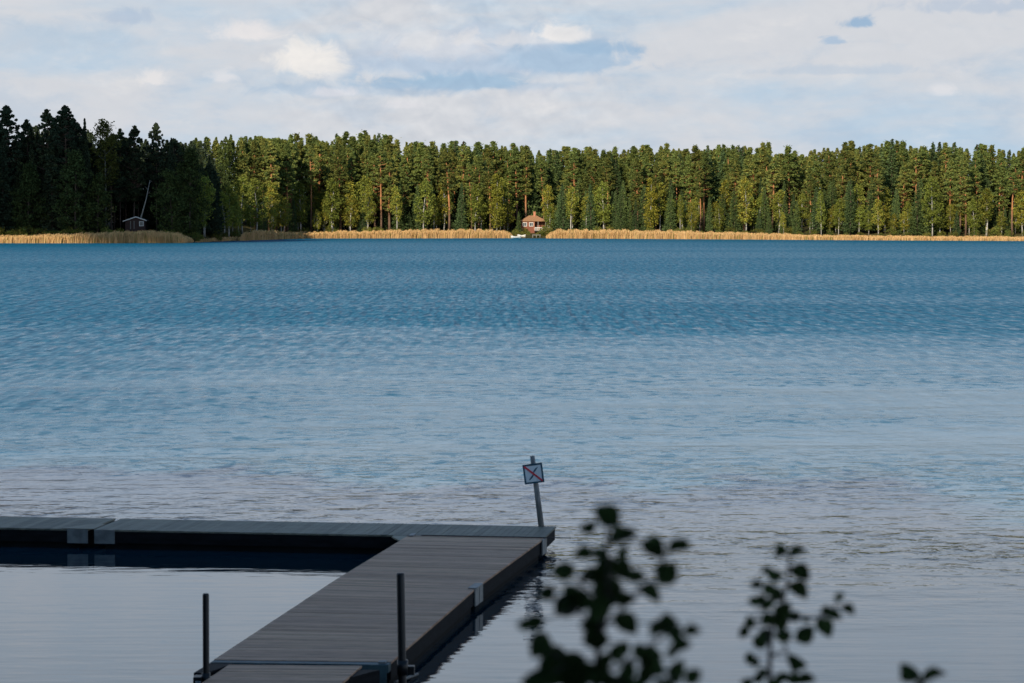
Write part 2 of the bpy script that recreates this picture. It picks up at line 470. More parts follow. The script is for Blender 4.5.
def make_pine(i, h=21, base=.5, w=2.4, nclump=70, per=56, size=.38, taper=.62):
    nclump = int(nclump * 2.1); per = int(per * .72)
    g = np.random.default_rng(100 + i)
    lean = g.uniform(-.5, .5, 2)
    C = []; O = []; L = []
    for k in range(nclump):
        t = base + (1 - base) * g.uniform(0, 1) ** .9
        tt = (t - base) / (1 - base)
        prof = (math.sin(math.pi * min(1, tt * .92 + .10)) ** .6) * (1 - taper * tt)
        r = w * prof * g.uniform(.25, 1.05)
        a = g.uniform(0, 2 * math.pi)
        z = h * t + r * .18
        ax = lean * (t ** 2)
        c = np.array((ax[0] + r * math.cos(a), ax[1] + r * math.sin(a), z))
        cr = g.uniform(.3, .85) * (1 - .4 * tt)
        m = int(per * g.uniform(.6, 1.4))
        u = g.normal(size=(m, 3)); u /= np.linalg.norm(u, axis=1)[:, None]
        rr = g.uniform(.3, 1, m)[:, None] ** .5
        C.append(c + u * rr * np.array((cr, cr, cr * .5)) + np.array((0, 0, .1)))
        O.append(u)
        if r > .6 and g.random() < .5:
            L.append(((ax[0], ax[1], z - r * .35), tuple(c), .07))
    # leader
    m = 50; u = g.normal(size=(m, 3)) * np.array((.32, .32, .42)); C.append(np.array((lean[0], lean[1], h * .975)) + u); O.append(u)
    # a few sparse low branches
    for k in range(5):
        t = g.uniform(.25, base); a = g.uniform(0, 6.28); r = g.uniform(.6, 1.5)
        c = np.array((r * math.cos(a), r * math.sin(a), h * t))
        L.append(((0, 0, h * t - .1), tuple(c), .04))
        if g.random() < .4:
            C.append(c + g.normal(size=(14, 3)) * .25); O.append(g.normal(size=(14, 3)))
    C = np.concatenate(C); O = np.concatenate(O)
    V = tufts(C, size, g, .2, .55, O, .35)
    tone = g.uniform(0, 1, len(C))
    return trunk_mesh('trunk', h, .21, .97, lean, g, L), quads_mesh('crown', V, tone), h


def make_spruce(i, h=18, w=2.3, low=.05, n=3000, size=.42, pw=.85):
    g = np.random.default_rng(200 + i)
    C = []; O = []
    nb = int(h * 9)
    for k in range(nb):
        t = low + (1 - low) * (k + g.random()) / nb
        prof = (1 - t) ** pw * min(1, (t - low) * 8 + .4)
        r = w * prof * g.uniform(.65, 1.15) + .12
        a = k * 2.4 + g.uniform(-.5, .5)
        m = max(6, int(n / nb * (.4 + 1.6 * (1 - t))))
        s_ = g.uniform(.12, 1, m)
        droop = -.28 * r * s_ ** 1.3 + .12 * r * np.maximum(0, s_ - .75) * 3
        side = g.normal(size=m) * .22 * r * (1.1 - s_ * .7)
        ca, sa = math.cos(a), math.sin(a)
        c = np.stack([ca * r * s_ - sa * side, sa * r * s_ + ca * side, h * t + droop + g.normal(size=m) * .10 - np.abs(g.normal(size=m)) * .16], 1)
        C.append(c); O.append(np.tile((ca, sa, -.3), (m, 1)))
    C = np.concatenate(C); O = np.concatenate(O)
    V = tufts(C, size, g, .2, .5, O, .45)
    return trunk_mesh('trunk', h, .19, .99, (0, 0), g), quads_mesh('crown', V, g.uniform(0, 1, len(C))), h


def make_birch(i, h=13, base=.28, w=2.2, nclump=70, per=40, size=.34, r0=.13, droop=.0, stems=1):
    g = np.random.default_rng(300 + i)
    lean = g.uniform(-.6, .6, 2)
    C = []; L = []
    for k in range(nclump):
        t = base + (1 - base) * g.uniform(0, 1)
        tt = (t - base) / (1 - base)
        prof = math.sin(math.pi * (tt * .86 + .12)) ** .75 * (1 - .25 * tt)
        r = w * prof * g.uniform(.2, 1.1) ** .8
        a = g.uniform(0, 2 * math.pi)
        ax = lean * t * t
        c = np.array((ax[0] + r * math.cos(a), ax[1] + r * math.sin(a), h * t))
        cr = g.uniform(.4, .9) * (h / 13) ** .5
        m = int(per * g.uniform(.5, 1.5))
        u = g.normal(size=(m, 3)) * .55
        C.append(c + u * np.array((cr, cr, cr * .85)) - np.array((0, 0, droop)) * g.uniform(0, 1, m)[:, None])
        if g.random() < .35: L.append(((ax[0] * .9, ax[1] * .9, h * t - r * .9 - .3), tuple(c), .035))
    C = np.concatenate(C)
    V = tufts(C, size, g, .0, .75)
    return trunk_mesh('trunk', h, r0, .93, lean, g, L), quads_mesh('crown', V, g.uniform(0, 1, len(C))), h


def make_shrub(i, h=3.2, w=1.9, n=1500, size=.28):
    g = np.random.default_rng(400 + i)
    C = []; L = []
    for k in range(26):
        a = g.uniform(0, 6.28); r = w * g.uniform(0, 1) ** .5; z = h * g.uniform(.12, 1) * (1 - .45 * (r / w) ** 2)
        c = np.array((r * math.cos(a), r * math.sin(a), z))
        C.append(c + g.normal(size=(n // 26, 3)) * .34)
        L.append(((g.uniform(-.2, .2), g.uniform(-.2, .2), -.2), tuple(c), .03))
    C = np.concatenate(C)
    C[:, 2] = np.abs(C[:, 2])
    V = tufts(C, size, g, .0, .7)
    mb = MB()
    for p0, p1, r in L: mb.tube([p0, (np.array(p0) + np.array(p1)) * .5 + np.array((0, 0, .1)), p1], [r, r * .8, r * .4], 4, cap=False)
    return mb.mesh('stems', True), quads_mesh('crown', V, g.uniform(0, 1, len(C))), h


def with_mats(t, bark, leaf):
    t[0].materials.append(bark); t[1].materials.append(leaf); return t


PINES = [with_mats(make_pine(0, 21, .42, 2.6), B_PINE, M_PINE), with_mats(make_pine(1, 22, .50, 2.3, 60), B_PINE, M_PINE),
         with_mats(make_pine(2, 20, .32, 2.7, 84), B_PINE, M_PINE), with_mats(make_pine(3, 21, .55, 2.6, 52), B_PINE, M_PINE),
         with_mats(make_pine(4, 22, .28, 2.3, 90), B_PINE, M_PINE), with_mats(make_pine(5, 20.5, .40, 2.0, 64), B_PINE, M_PINE),
         with_mats(make_pine(6, 19, .36, 3.0, 70), B_PINE, M_PINE), with_mats(make_pine(7, 22, .46, 1.7, 56, taper=.3), B_PINE, M_PINE), with_mats(make_pine(8, 21, .25, 2.9, 96, taper=.85), B_PINE, M_PINE)]
SPRUCES = [with_mats(make_spruce(0, 18, 3.0, .03, 3600, pw=.7), B_SPRUCE, M_SPRUCE), with_mats(make_spruce(1, 17, 2.8, .06, 3400), B_SPRUCE, M_SPRUCE),
           with_mats(make_spruce(2, 19, 3.6, .03, 4200), B_SPRUCE, M_SPRUCE), with_mats(make_spruce(3, 18, 2.2, .08, 3000, pw=.62), B_SPRUCE, M_SPRUCE)]
BIRCHES = [with_mats(make_birch(0), B_BIRCH, M_BIRCH), with_mats(make_birch(1, 13, .2, 2.0), B_BIRCH, M_BIRCH),
           with_mats(make_birch(2, 13, .35, 1.8, 60), B_BIRCH, M_BIRCH), with_mats(make_birch(3, 13, .25, 2.5, 84), B_BIRCH, M_BIRCH)]
SHRUBS = [with_mats(make_shrub(k), B_SPRUCE, M_BUSH) for k in range(3)]
GOLD = with_mats(make_birch(7, 13, .16, 2.0, 80, 44), B_BIRCH, M_GOLD)
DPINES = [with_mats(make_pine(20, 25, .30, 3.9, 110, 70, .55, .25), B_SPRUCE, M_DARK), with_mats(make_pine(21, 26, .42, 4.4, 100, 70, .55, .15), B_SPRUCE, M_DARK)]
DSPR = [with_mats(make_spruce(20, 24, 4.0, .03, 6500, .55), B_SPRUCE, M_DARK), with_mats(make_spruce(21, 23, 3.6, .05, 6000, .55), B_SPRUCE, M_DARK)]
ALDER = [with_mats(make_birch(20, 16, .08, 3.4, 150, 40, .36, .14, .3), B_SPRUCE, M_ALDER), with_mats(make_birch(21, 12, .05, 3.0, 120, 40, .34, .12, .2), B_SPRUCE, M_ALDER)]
TALLB = with_mats(make_birch(25, 24, .45, 2.8, 90, 40, .38, .18), B_GREY, leafmat('sparse birch leaves', [(.12, .12, .03), (.14, .13, .035), (.10, .11, .03)], .4))


def plant(name, proto, x, y, h, label, cat='tree', group=None, rot=None, wid=1.0, lean=(0, 0)):
    s = h / proto[2]
    e = empty(name, (x, y, float(ground(x, y)) - .05), random.uniform(0, 6.28) if rot is None else rot)
    e.rotation_euler = (lean[0], lean[1], e.rotation_euler[2])
    e.scale = (s * wid, s * wid, s)
    for nm, me in (('trunk' if cat == 'tree' else 'stems', proto[0]), ('crown' if cat == 'tree' else 'foliage', proto[1])):
        o = bpy.data.objects.new(nm, me); COL.objects.link(o); o.parent = e
    tag(e, label, cat, group)
    return e


# ------------------------------------------------------------------ treeline: top of the wood, as a height over the horizon
TOPS = [(0, 118), (20, 122), (45, 112), (62, 108), (90, 122), (110, 128), (135, 134), (160, 132), (190, 138), (230, 135), (280, 137), (330, 137), (370, 134), (400, 141), (440, 144),
        (500, 146), (540, 150), (600, 151), (650, 146), (700, 148), (760, 145), (800, 152), (860, 142), (905, 146), (960, 147), (1024, 150)]
tpx = [a for a, b in TOPS]; tpy = [b for a, b in TOPS]


def px_of(x, y): return 512 + F * x / y


def top_z(x, y): return CAMZ + (HOR - np.interp(px_of(x, y), tpx, tpy)) * y / F


def zone(x, y):
    p = px_of(x, y)
    if p < 238: return 'in the shaded wood on the left'
    if p < 505: return 'in the wood left of the cottage'
    if p < 760: return 'in the wood right of the cottage'
    return 'in the wood at the far right'


clear = []   # (x0, x1, y0, y1) kept free of trees


def free(x, y, r=1.6):
    for x0, x1, y0, y1 in clear:
        if x0 - r < x < x1 + r and y0 - r < y < y1 + r: return False
    return True


# cottages: positions first, so that the wood leaves room
CY = 648.0
cA = PY(521, 229, CY); cB = PY(549, 229, CY)
clear.append((cA.x - 1.5, cB.x + 1.0, 600, CY + 10))
HY = 553.0
hA = PY(124, 229, HY); hB = PY(147, 229, HY)
clear.append(((138 - 512) / F * 550, (157 - 512) / F * 550, 536, 564))
clear.append((hA.x - .8, hB.x + .3, 530, HY + 7))

placed = {'pine': 0, 'spruce': 0, 'birch': 0, 'shrub': 0}
taken = []


def far_enough(x, y, r):
    for a, b in taken:
        if abs(a - x) < r and abs(b - y) < r and (a - x) ** 2 + (b - y) ** 2 < r * r: return False
    return True


X0, X1 = -74.0, 134.0
# special birches by the water, told apart one by one
special = [
    (273, 183, GOLD, .55, 'slim birch with a bright white trunk nearest the shaded point', BIRCHES[2], 1.0),
    (333, 178, None, 0, 'yellowish birch with pale double trunk at the reed edge left of the cottage', BIRCHES[1], 1.1),
    (368, 186, None, 0, 'slender green birch at the reed edge, third birch right of the shaded point', BIRCHES[0], .9),
    (424, 180, None, 0, 'round yellow-green birch at the reed edge midway between point and cottage', BIRCHES[3], 1.0),
    (397, 187, None, 0, 'thin birch just left of the round yellow-green birch', BIRCHES[2], .9),
    (497, 176, None, 0, 'tall yellow-green birch standing over the reeds just left of the red cottage', GOLD, 1.0),
    (548, 186, None, 0, 'bushy yellow-green birch rising directly behind the veranda of the red cottage', BIRCHES[3], .95),
    (651, 180, None, 0, 'bright yellow birch alone among dark spruces right of the cottage', GOLD, .85),
    (680, 196, None, 0, 'thin white-stemmed birch just right of the bright yellow birch', BIRCHES[2], .6),
    (821, 190, None, 0, 'narrow pale birch at the shore between the two yellow-green birches on the right', BIRCHES[1], .7),
    (932, 178, None, 0, 'golden-green birch in front of the orange pine trunks at the right', BIRCHES[3], 1.0),
]
for px, ty, _a, _b, lab, proto, wd in special:
    x0 = (px - 512) / F * 610
    y = float(shore(x0)) + 9.5
    if px in (548,): y = CY + 9
    x = (px - 512) / F * y
    h = CAMZ + (HOR - ty) * y / F - float(ground(x, y))
    plant('birch_tree', proto, x, y, h, lab, 'tree', None, wid=wd)
    taken.append((x, y))

# belt of lower trees and shrubs along the shore
x = X0
while x < X1:
    sy = float(shore(x)) + random.uniform(7.5, 9.5)
    if free(x, sy, .8):
        hh = random.uniform(1.0, 2.6)
        plant('shrub', random.choice(SHRUBS), x, sy, hh, 'low yellow-green shrub by the reeds ' + zone(x, sy).replace('in the', 'below the'), 'shrub', 'shrubs along the far reed edge', wid=random.uniform(.8, 1.25))
        placed['shrub'] += 1
    x += random.uniform(2.2, 4.6)


def scatter(n, kind, protos, near, far, hr, r, label, cat='tree', top=False, wr=(.9, 1.15), x0=X0, x1=X1, name=None, clu=0.0, group=None, tries=60):
    c = 0; t = 0
    while c < n and t < n * tries:
        t += 1
        x = random.uniform(x0, x1); d = random.uniform(near, far); y = float(shore(x)) + d
        if abs(px_of(x, y) - 512) > 560: continue
        if not free(x, y) or not far_enough(x, y, r): continue
        if clu and math.sin(x * .11 + clu) + .6 * math.sin(x * .31 + clu * 2) < random.uniform(-.9, .5): continue
        if top and x < -52 and y < 620: continue
        gz = float(ground(x, y))
        if top: h = (top_z(x, y) - gz) * random.uniform(*hr)
        else: h = random.uniform(*hr)
        plant(name or kind + '_tree', random.choice(protos), x, y, h, label + ' ' + zone(x, y), cat, group, wid=random.uniform(*wr), lean=(random.uniform(-.02, .02), random.uniform(-.02, .02)))
        taken.append((x, y)); c += 1
    placed[kind] = placed.get(kind, 0) + c


scatter(60, 'birch', BIRCHES, 9.5, 19, (6.0, 14), 1.9, 'pale-stemmed yellow-green birch', group='birches along the far shore', clu=1.0, x1=60, wr=(.9, 1.4))
scatter(34, 'birch', BIRCHES, 9.5, 20, (5.0, 12), 2.2, 'pale-stemmed yellow-green birch', group='birches along the far shore', x0=60, wr=(.9, 1.4))
scatter(105, 'spruce', SPRUCES, 10.5, 22, (5.5, 13.5), 2.2, 'dark green young spruce', wr=(1.0, 1.45), group='spruces on the far shore', x0=-30)
scatter(16, 'spruce', SPRUCES, 12, 22, (6.5, 12), 2.2, 'dark green young spruce', wr=(1.0, 1.45), group='spruces on the far shore', x1=-30)
scatter(52, 'pine', PINES, 12, 22, (.78, .97), 2.3, 'tall pine with a bare orange trunk', top=True, wr=(1.0, 1.35), group='pines on the far shore')
scatter(190, 'pine', PINES, 22, 62, (.86, 1.05), 2.3, 'tall pine with a bare orange trunk', top=True, wr=(1.05, 1.45), group='pines on the far shore')
scatter(22, 'pine', PINES, 24, 60, (.86, 1.0), 2.0, 'tall pine with a bare orange trunk', top=True, wr=(1.0, 1.3), group='pines on the far shore', x0=-80, x1=-58)
scatter(80, 'spruce', SPRUCES, 22, 60, (.80, 1.07), 2.2, 'tall dark spruce among the pines', top=True, wr=(1.1, 1.5), group='spruces on the far shore')

# the rest of the wood behind: one mass
def mass(seed, cnt, xa, xb, da, db, m_, label, hr, cond):
    g = np.random.default_rng(seed); VV = []; TT = []
    for k in range(cnt):
        x = g.uniform(xa, xb); y = float(shore(x)) + g.uniform(da, db)
        if not cond(px_of(x, y)) or (seed == 5 and x < -55 and y < 606): continue
        gz = float(ground(x, y)); h = max(9, (top_z(x, y) - gz) * g.uniform(*hr)); n = 1700
        t = g.uniform(.04, 1, n) ** .85; a = g.uniform(0, 6.28, n); w = g.uniform(2.2, 3.3)
        r = w * np.minimum(1, (1.02 - t) * 2.6) ** .8 * g.uniform(.15, 1, n) ** .5 * (.75 + .25 * np.sin(t * 40 + k))
        c = np.stack([x + r * np.cos(a), y + r * np.sin(a), gz + h * t], 1)
        VV.append(tufts(c, .48, g, .2, .65)); TT.append(g.uniform(0, 1, n))
    o = link('forest', quads_mesh('forest', np.concatenate(VV), np.concatenate(TT)), None, m_)
    tag(o, label, 'forest', kind='stuff')


mass(5, 380, -80, 175, 48, 100, M_PINE, 'dense green wood behind the first rows of trees on the far shore', (.90, 1.0), lambda p: p > 200)
mass(9, 36, -92, -56, 58, 100, M_PINE, 'green wood closing the gap behind the right end of the left point', (.9, 1.0), lambda p: p > 190)
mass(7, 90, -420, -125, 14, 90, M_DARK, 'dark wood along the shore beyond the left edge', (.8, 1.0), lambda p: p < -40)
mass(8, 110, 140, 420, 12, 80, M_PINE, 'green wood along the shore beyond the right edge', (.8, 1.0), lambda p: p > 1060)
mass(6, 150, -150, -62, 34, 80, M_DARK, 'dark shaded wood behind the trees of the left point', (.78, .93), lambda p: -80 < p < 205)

# ------------------------------------------------------------------ the shaded point on the left
LP = [  # px, top y, depth behind shoreline, proto, width, name, label
    (8, 107, 16, DPINES[1], 1.0, 'pine_tree', 'dark broad-topped pine at the left edge of the picture'),
    (-14, 112, 20, DPINES[0], 1.1, 'pine_tree', 'dark pine cut by the left edge of the picture'),
    (30, 121, 20, DPINES[0], .8, 'pine_tree', 'dark lower-topped pine second from the left edge'),
    (50, 111, 17, DPINES[0], .85, 'pine_tree', 'dark pine with a pointed top left of the tallest pine'),
    (67, 107, 15, DPINES[1], 1.0, 'pine_tree', 'tallest dark pine on the shaded point, with an open clumped crown'),
    (86, 118, 17, DSPR[1], .62, 'spruce_tree', 'dark spruce with a sharp tip between the tallest pine and the bare-topped birch'),
    (106, 121, 15, TALLB, 1.15, 'birch_tree', 'tall thin-leaved birch with pale forked stem on the shaded point'),
    (121, 130, 21, DPINES[0], .75, 'pine_tree', 'dark pine just right of the tall thin-leaved birch'),
    (134, 127, 19, DPINES[0], .8, 'pine_tree', 'dark flat-topped pine above the small dark cabin'),
    (157, 124, 24, DPINES[1], .75, 'pine_tree', 'olive-topped pine where the shaded point meets the sunlit wood'),
    (172, 138, 19, DSPR[0], .8, 'spruce_tree', 'dark spruce right of the leaning bare birch'),
    (76, 152, 10.5, ALDER[0], 1.15, 'alder_tree', 'large drooping dark-green alder at the water left of the cabin'),
    (98, 176, 11.5, ALDER[1], 1.1, 'alder_tree', 'smaller dark alder between the drooping alder and the cabin'),
    (30, 165, 11, ALDER[1], 1.1, 'alder_tree', 'dark rounded alder near the left edge above the reeds'),
    (190, 150, 11, ALDER[0], 1.1, 'alder_tree', 'broad olive-green alder hanging over the right end of the point'),
    (207, 178, 8.5, ALDER[1], 1.2, 'alder_tree', 'dark alder overhanging the water at the tip of the point'),
    (222, 166, 11, ALDER[0], .9, 'alder_tree', 'rightmost dark alder of the shaded point'),
    (172, 172, 9.5, ALDER[1], 1.2, 'alder_tree', 'dark alder just right of the small dark cabin'),
]
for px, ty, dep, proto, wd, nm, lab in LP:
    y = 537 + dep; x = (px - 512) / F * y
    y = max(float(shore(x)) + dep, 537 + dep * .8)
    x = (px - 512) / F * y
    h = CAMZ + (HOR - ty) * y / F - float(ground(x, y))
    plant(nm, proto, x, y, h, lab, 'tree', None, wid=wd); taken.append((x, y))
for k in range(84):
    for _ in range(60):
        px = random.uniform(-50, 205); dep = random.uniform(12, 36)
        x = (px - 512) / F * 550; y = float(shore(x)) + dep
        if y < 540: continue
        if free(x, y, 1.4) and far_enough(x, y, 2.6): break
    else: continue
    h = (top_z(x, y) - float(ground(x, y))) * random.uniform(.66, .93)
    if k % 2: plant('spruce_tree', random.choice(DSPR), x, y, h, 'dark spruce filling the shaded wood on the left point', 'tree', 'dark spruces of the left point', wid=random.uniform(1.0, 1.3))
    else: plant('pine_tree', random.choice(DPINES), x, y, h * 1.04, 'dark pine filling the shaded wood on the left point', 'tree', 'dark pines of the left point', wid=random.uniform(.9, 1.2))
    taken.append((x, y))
# the leaning bare birch stem
lb0 = PY(141, 218, 556); lb1 = PY(150, 180, 556)
e = empty('birch_tree', (lb0.x, 556, float(ground(lb0.x, 556))))
tag(e, 'bare pale birch stem leaning right above the small dark cabin', 'tree')
mb = MB(); base = e.location
mid = (lb0 + lb1) / 2 + Vector((.15, 0, 0))
mb.tube([(0 - .5, 0, -.3), lb0 - base, mid - base, lb1 - base], [.2, .17, .12, .05], 6)
for t, dx, dz in ((.6, .9, .9), (.75, -.7, .8), (.9, .6, .7)):
    p = lb0.lerp(lb1, t) - base; mb.tube([p, p + Vector((dx, 0, dz))], [.05, .015], 4)
mb.build('trunk', B_BIRCH, e, True)
# the sun catches one small bush beside the cabin
bx = (121 - 512) / F * 546
plant('shrub', SHRUBS[0], bx, 546, 1.9, 'small bright yellow-green bush at the left corner of the dark cabin', 'shrub')
for px in list(range(2, 120, 13)) + [154, 165, 178, 190, 203, 215, 226]:
    x = (px - 512) / F * 543; y = max(float(shore(x)) + random.uniform(6.5, 8), 543)
    plant('shrub', random.choice(SHRUBS), x, y, random.uniform(1.5, 3), 'low shaded shrub behind the reeds of the left point', 'shrub', 'shaded shrubs of the left point', wid=1.2)

# ------------------------------------------------------------------ reeds
m, q, out = mat('dry reeds')
tc = q.new('ShaderNodeTexCoord').outputs['Object']
tn = q.new('ShaderNodeAttribute', attribute_name='tone').outputs['Fac']
nz = q.noise(q.mapping(tc, (.25, .25, 0)), 1.0, 4, .6)
c = q.mix(q.ss(nz, .35, .65), (.84, .58, .29), (.70, .46, .22))
c = q.mix(q.m('MULTIPLY', tn, .5), c, (.62, .40, .18))
c = q.mix(q.ss(tn, .90, .93), c, (.22, .23, .05))
d = q.new('ShaderNodeBsdfDiffuse', ins={'Color': c}); t = q.new('ShaderNodeBsdfTranslucent', ins={'Color': c})
mx = q.new('ShaderNodeMixShader', ins={0: .3, 1: d.outputs[0], 2: t.outputs[0]}); q.l.new(mx.outputs[0], out.inputs[0])
M_REED = m


def reeds(px0, px1, depth, hprof, n, label, off=0.0, seed=1):
    g = np.random.default_rng(seed)
    xa = (px0 - 512) / F * float(shore((px0 - 512) / F * 580)); xb = (px1 - 512) / F * float(shore((px1 - 512) / F * 580))
    x = g.uniform(xa, xb, n)
    t = (x - xa) / (xb - xa)
    edge = np.minimum(1, np.minimum(t, 1 - t) * (abs(px1 - px0) / 9) + .25)
    wn = np.interp(x, np.linspace(xa - 1, xb + 1, 160), g.uniform(0, 1, 160)); wav = .7 + .3 * wn
    y = shore(x) + off + g.uniform(-1.2, depth, n) * np.minimum(1, wav) * edge ** .5
    z0 = np.where(y > shore(x), ground(x, y), 0) - .1
    hh = np.interp(t, *hprof) * g.uniform(.55, 1.10, n) * (edge ** .6) * (.84 + .30 * np.interp(x, np.linspace(xa - 1, xb + 1, 150), g.uniform(0, 1, 150)))
    w = g.uniform(.022, .05, n)
    a = g.uniform(0, math.pi, n); dx = np.cos(a) * w; dy = np.sin(a) * w
    lx = g.normal(.10, .16, n) * hh * .5; ly = g.normal(0, .1, n) * hh * .5
    b0 = np.stack([x - dx, y - dy, z0], 1); b1 = np.stack([x + dx, y + dy, z0], 1)
    m0 = np.stack([x - dx * .9 + lx * .3, y - dy + ly * .3, z0 + hh * .6], 1); m1 = np.stack([x + dx * .9 + lx * .3, y + dy + ly * .3, z0 + hh * .6], 1)
    t0 = np.stack([x - dx * 1.3 + lx, y - dy + ly, z0 + hh], 1); t1 = np.stack([x + dx * .3 + lx * 1.05, y + dy + ly, z0 + hh * 1.02], 1)
    V = np.concatenate([np.stack([b0, b1, m1, m0], 1), np.stack([m0, m1, t1, t0], 1)])
    tone = np.tile(g.uniform(0, 1, n), 2)
    o = link('reed_bed', quads_mesh('reed_bed', V, tone), None, M_REED)
    tag(o, label, 'reeds', kind='stuff')


reeds(-30, 189, 7.0, ([0, .3, .55, .68, .8, .93, 1], [1.3, 1.5, 1.8, 2.1, 2.1, 1.7, .9]), 30000, 'dull golden reed bed in front of the dark cabin on the left point', seed=1)
reeds(243, 306, 5.0, ([0, .4, 1], [2.0, 2.1, 1.2]), 9000, 'brownish reed tuft where the shaded point ends', off=-5.0, seed=2)
reeds(255, 513, 7.0, ([0, .5, .9, 1], [1.2, 1.7, 1.85, 1.3]), 32000, 'long golden reed bed left of the red cottage', seed=3)
reeds(546, 800, 7.0, ([0, .05, .5, 1], [1.2, 1.85, 1.7, 1.15]), 30000, 'long golden reed bed right of the red cottage', seed=4)
reeds(790, 1060, 5.0, ([0, .5, 1], [1.1, .85, .8]), 24000, 'low thin strip of golden reeds at the far right shore', seed=5)
reeds(190, 245, 3.0, ([0, .5, 1], [.5, .8, .9]), 1500, 'sparse low reeds at the dark tip of the left point', off=1.0, seed=6)

# ------------------------------------------------------------------ red cottage
M_RED = simple('falu red boards', (.20, .07, .04), .85, .2, 3, stretch=(8, 8, .4))
M_TILE = simple('clay roof tiles', (.34, .18, .09), .85, .3, 5)
M_WHITE = simple('white paint', (.78, .77, .73), .6, .08, 4)
M_GLASS = simple('window glass', (.04, .05, .06), .1, .1, 2)
M_BRICK = simple('chimney brick', (.45, .19, .11), .9, .25, 8)
M_STONE = simple('field stone', (.28, .26, .23), .9, .4, 4, bump=.05)
M_GREYW = simple('grey wood', (.24, .23, .21), .85, .3, 6, stretch=(.5, 6, 6))
M_DKW = simple('dark boards', (.055, .03, .025), .85, .25, 6, stretch=(6, 6, .5))
M_DKROOF = simple('dark roofing felt', (.06, .06, .065), .9, .3, 3)

px = CY / F   # metres per pixel there
gz = 6.5 - (229.3 - HOR) * px
x0 = (521.5 - 512) * px; x1 = (534.5 - 512) * px; x2 = (546 - 512) * px
root = empty('cottage', (x0, CY, gz))
tag(root, 'small red cottage with tiled hipped roof, brick chimney and white windows among the trees', 'cottage')
wl = x1 - x0; we = x2 - x0; dp = 5.5; hw = 2.15
b = MB(); b.box((0, 0, -1.5), (wl, dp, hw)); b.box((wl + .003, 1.6, -1.5), (we, dp, hw - .003)); b.build('wall', M_RED, root)
b = MB()   # hipped roof
e_ = .25; rz = hw + 1.35
A = [(-e_, -e_, hw), (we + e_, -e_, hw), (we + e_, dp + e_, hw), (-e_, dp + e_, hw), (1.9, dp / 2, rz), (we - 2.4, dp / 2, rz)]
b.add(A + [(p[0], p[1], p[2] - .12) for p in A[:4]], [(0, 1, 5, 4), (1, 2, 5), (2, 3, 4, 5), (3, 0, 4), (0, 6, 7, 1), (1, 7, 8, 2), (2, 8, 9, 3), (3, 9, 6, 0), (9, 8, 7, 6)])
roof = b.build('roof', M_TILE, root)
b = MB(); cx = (534.5 - 512) * px - x0; b.box((cx - .28, dp / 2 - .5, rz - .6), (cx + .28, dp / 2 + .1, rz + .85)); b.box((cx - .34, dp / 2 - .56, rz + .85), (cx + .34, dp / 2 + .16, rz + .98)); b.build('chimney', M_BRICK, roof)
for wx in (.85, 2.45):
    b = MB(); z0, z1 = .85, 1.65; ww = .42
    b.box((wx - ww - .1, -.06, z0 - .1), (wx + ww + .1, -.003, z0)); b.box((wx - ww - .1, -.06, z1), (wx + ww + .1, -.003, z1 + .1))
    b.box((wx - ww - .1, -.06, z0), (wx - ww, -.003, z1)); b.box((wx + ww, -.06, z0), (wx + ww + .1, -.003, z1)); b.box((wx - .03, -.055, z0), (wx + .03, -.003, z1))
    w = b.build('window', M_WHITE, root)
    b = MB(); b.box((wx - ww, -.03, z0), (wx - .03, -.004, z1)); b.box((wx + .03, -.03, z0), (wx + ww, -.004, z1)); b.build('pane', M_GLASS, w)
b = MB(); b.box((wl - .16, -.04, -.2), (wl + .0, -.003, hw - .02)); b.build('corner_board', M_BRICK, root)
b = MB()
b.box((wl + .01, -.3, -.4), (we + 1.4, 1.59, -.25)); b.build('veranda_floor', M_GREYW, root)
b = MB()
for vx in np.arange(wl + .1, we + 1.4, .28): b.box((vx - .04, -.28, -.25), (vx + .04, -.22, .42))
b.box((wl + .05, -.30, .42), (we + 1.4, -.2, .52)); b.box((wl + .05, -.30, .05), (we + 1.4, -.221, .12))
b.build('veranda_railing', M_WHITE, root)
b = MB()
for vx in (wl + .9, we - .1): b.box((vx - .07, -.2, -.25), (vx + .07, -.06, hw - .13))
b.build('veranda_post', M_GREYW, root)

# things at the cottage landing
SHY = float(shore(0))
b = MB()
lx0, lx1 = (532 - 512) * px, (540 - 512) * px; ly = SHY + 1.0
e = empty('boat_landing', (lx0, ly, 0)); tag(e, 'small grey wooden landing stage on the water below the red cottage', 'jetty')
b.box((0, -1, .75), (lx1 - lx0, 1.6, .87)); b.build('deck', M_GREYW, e)
for k, (a, c_) in enumerate(((.1, -.9), (1.0, -.9), (1.9, -.9), (.1, 1.3), (1.9, 1.3))):
    b = MB(); b.tube([(a, c_, -.6), (a, c_, .75)], [.09, .08], 8); b.build('post', M_GREYW, e)


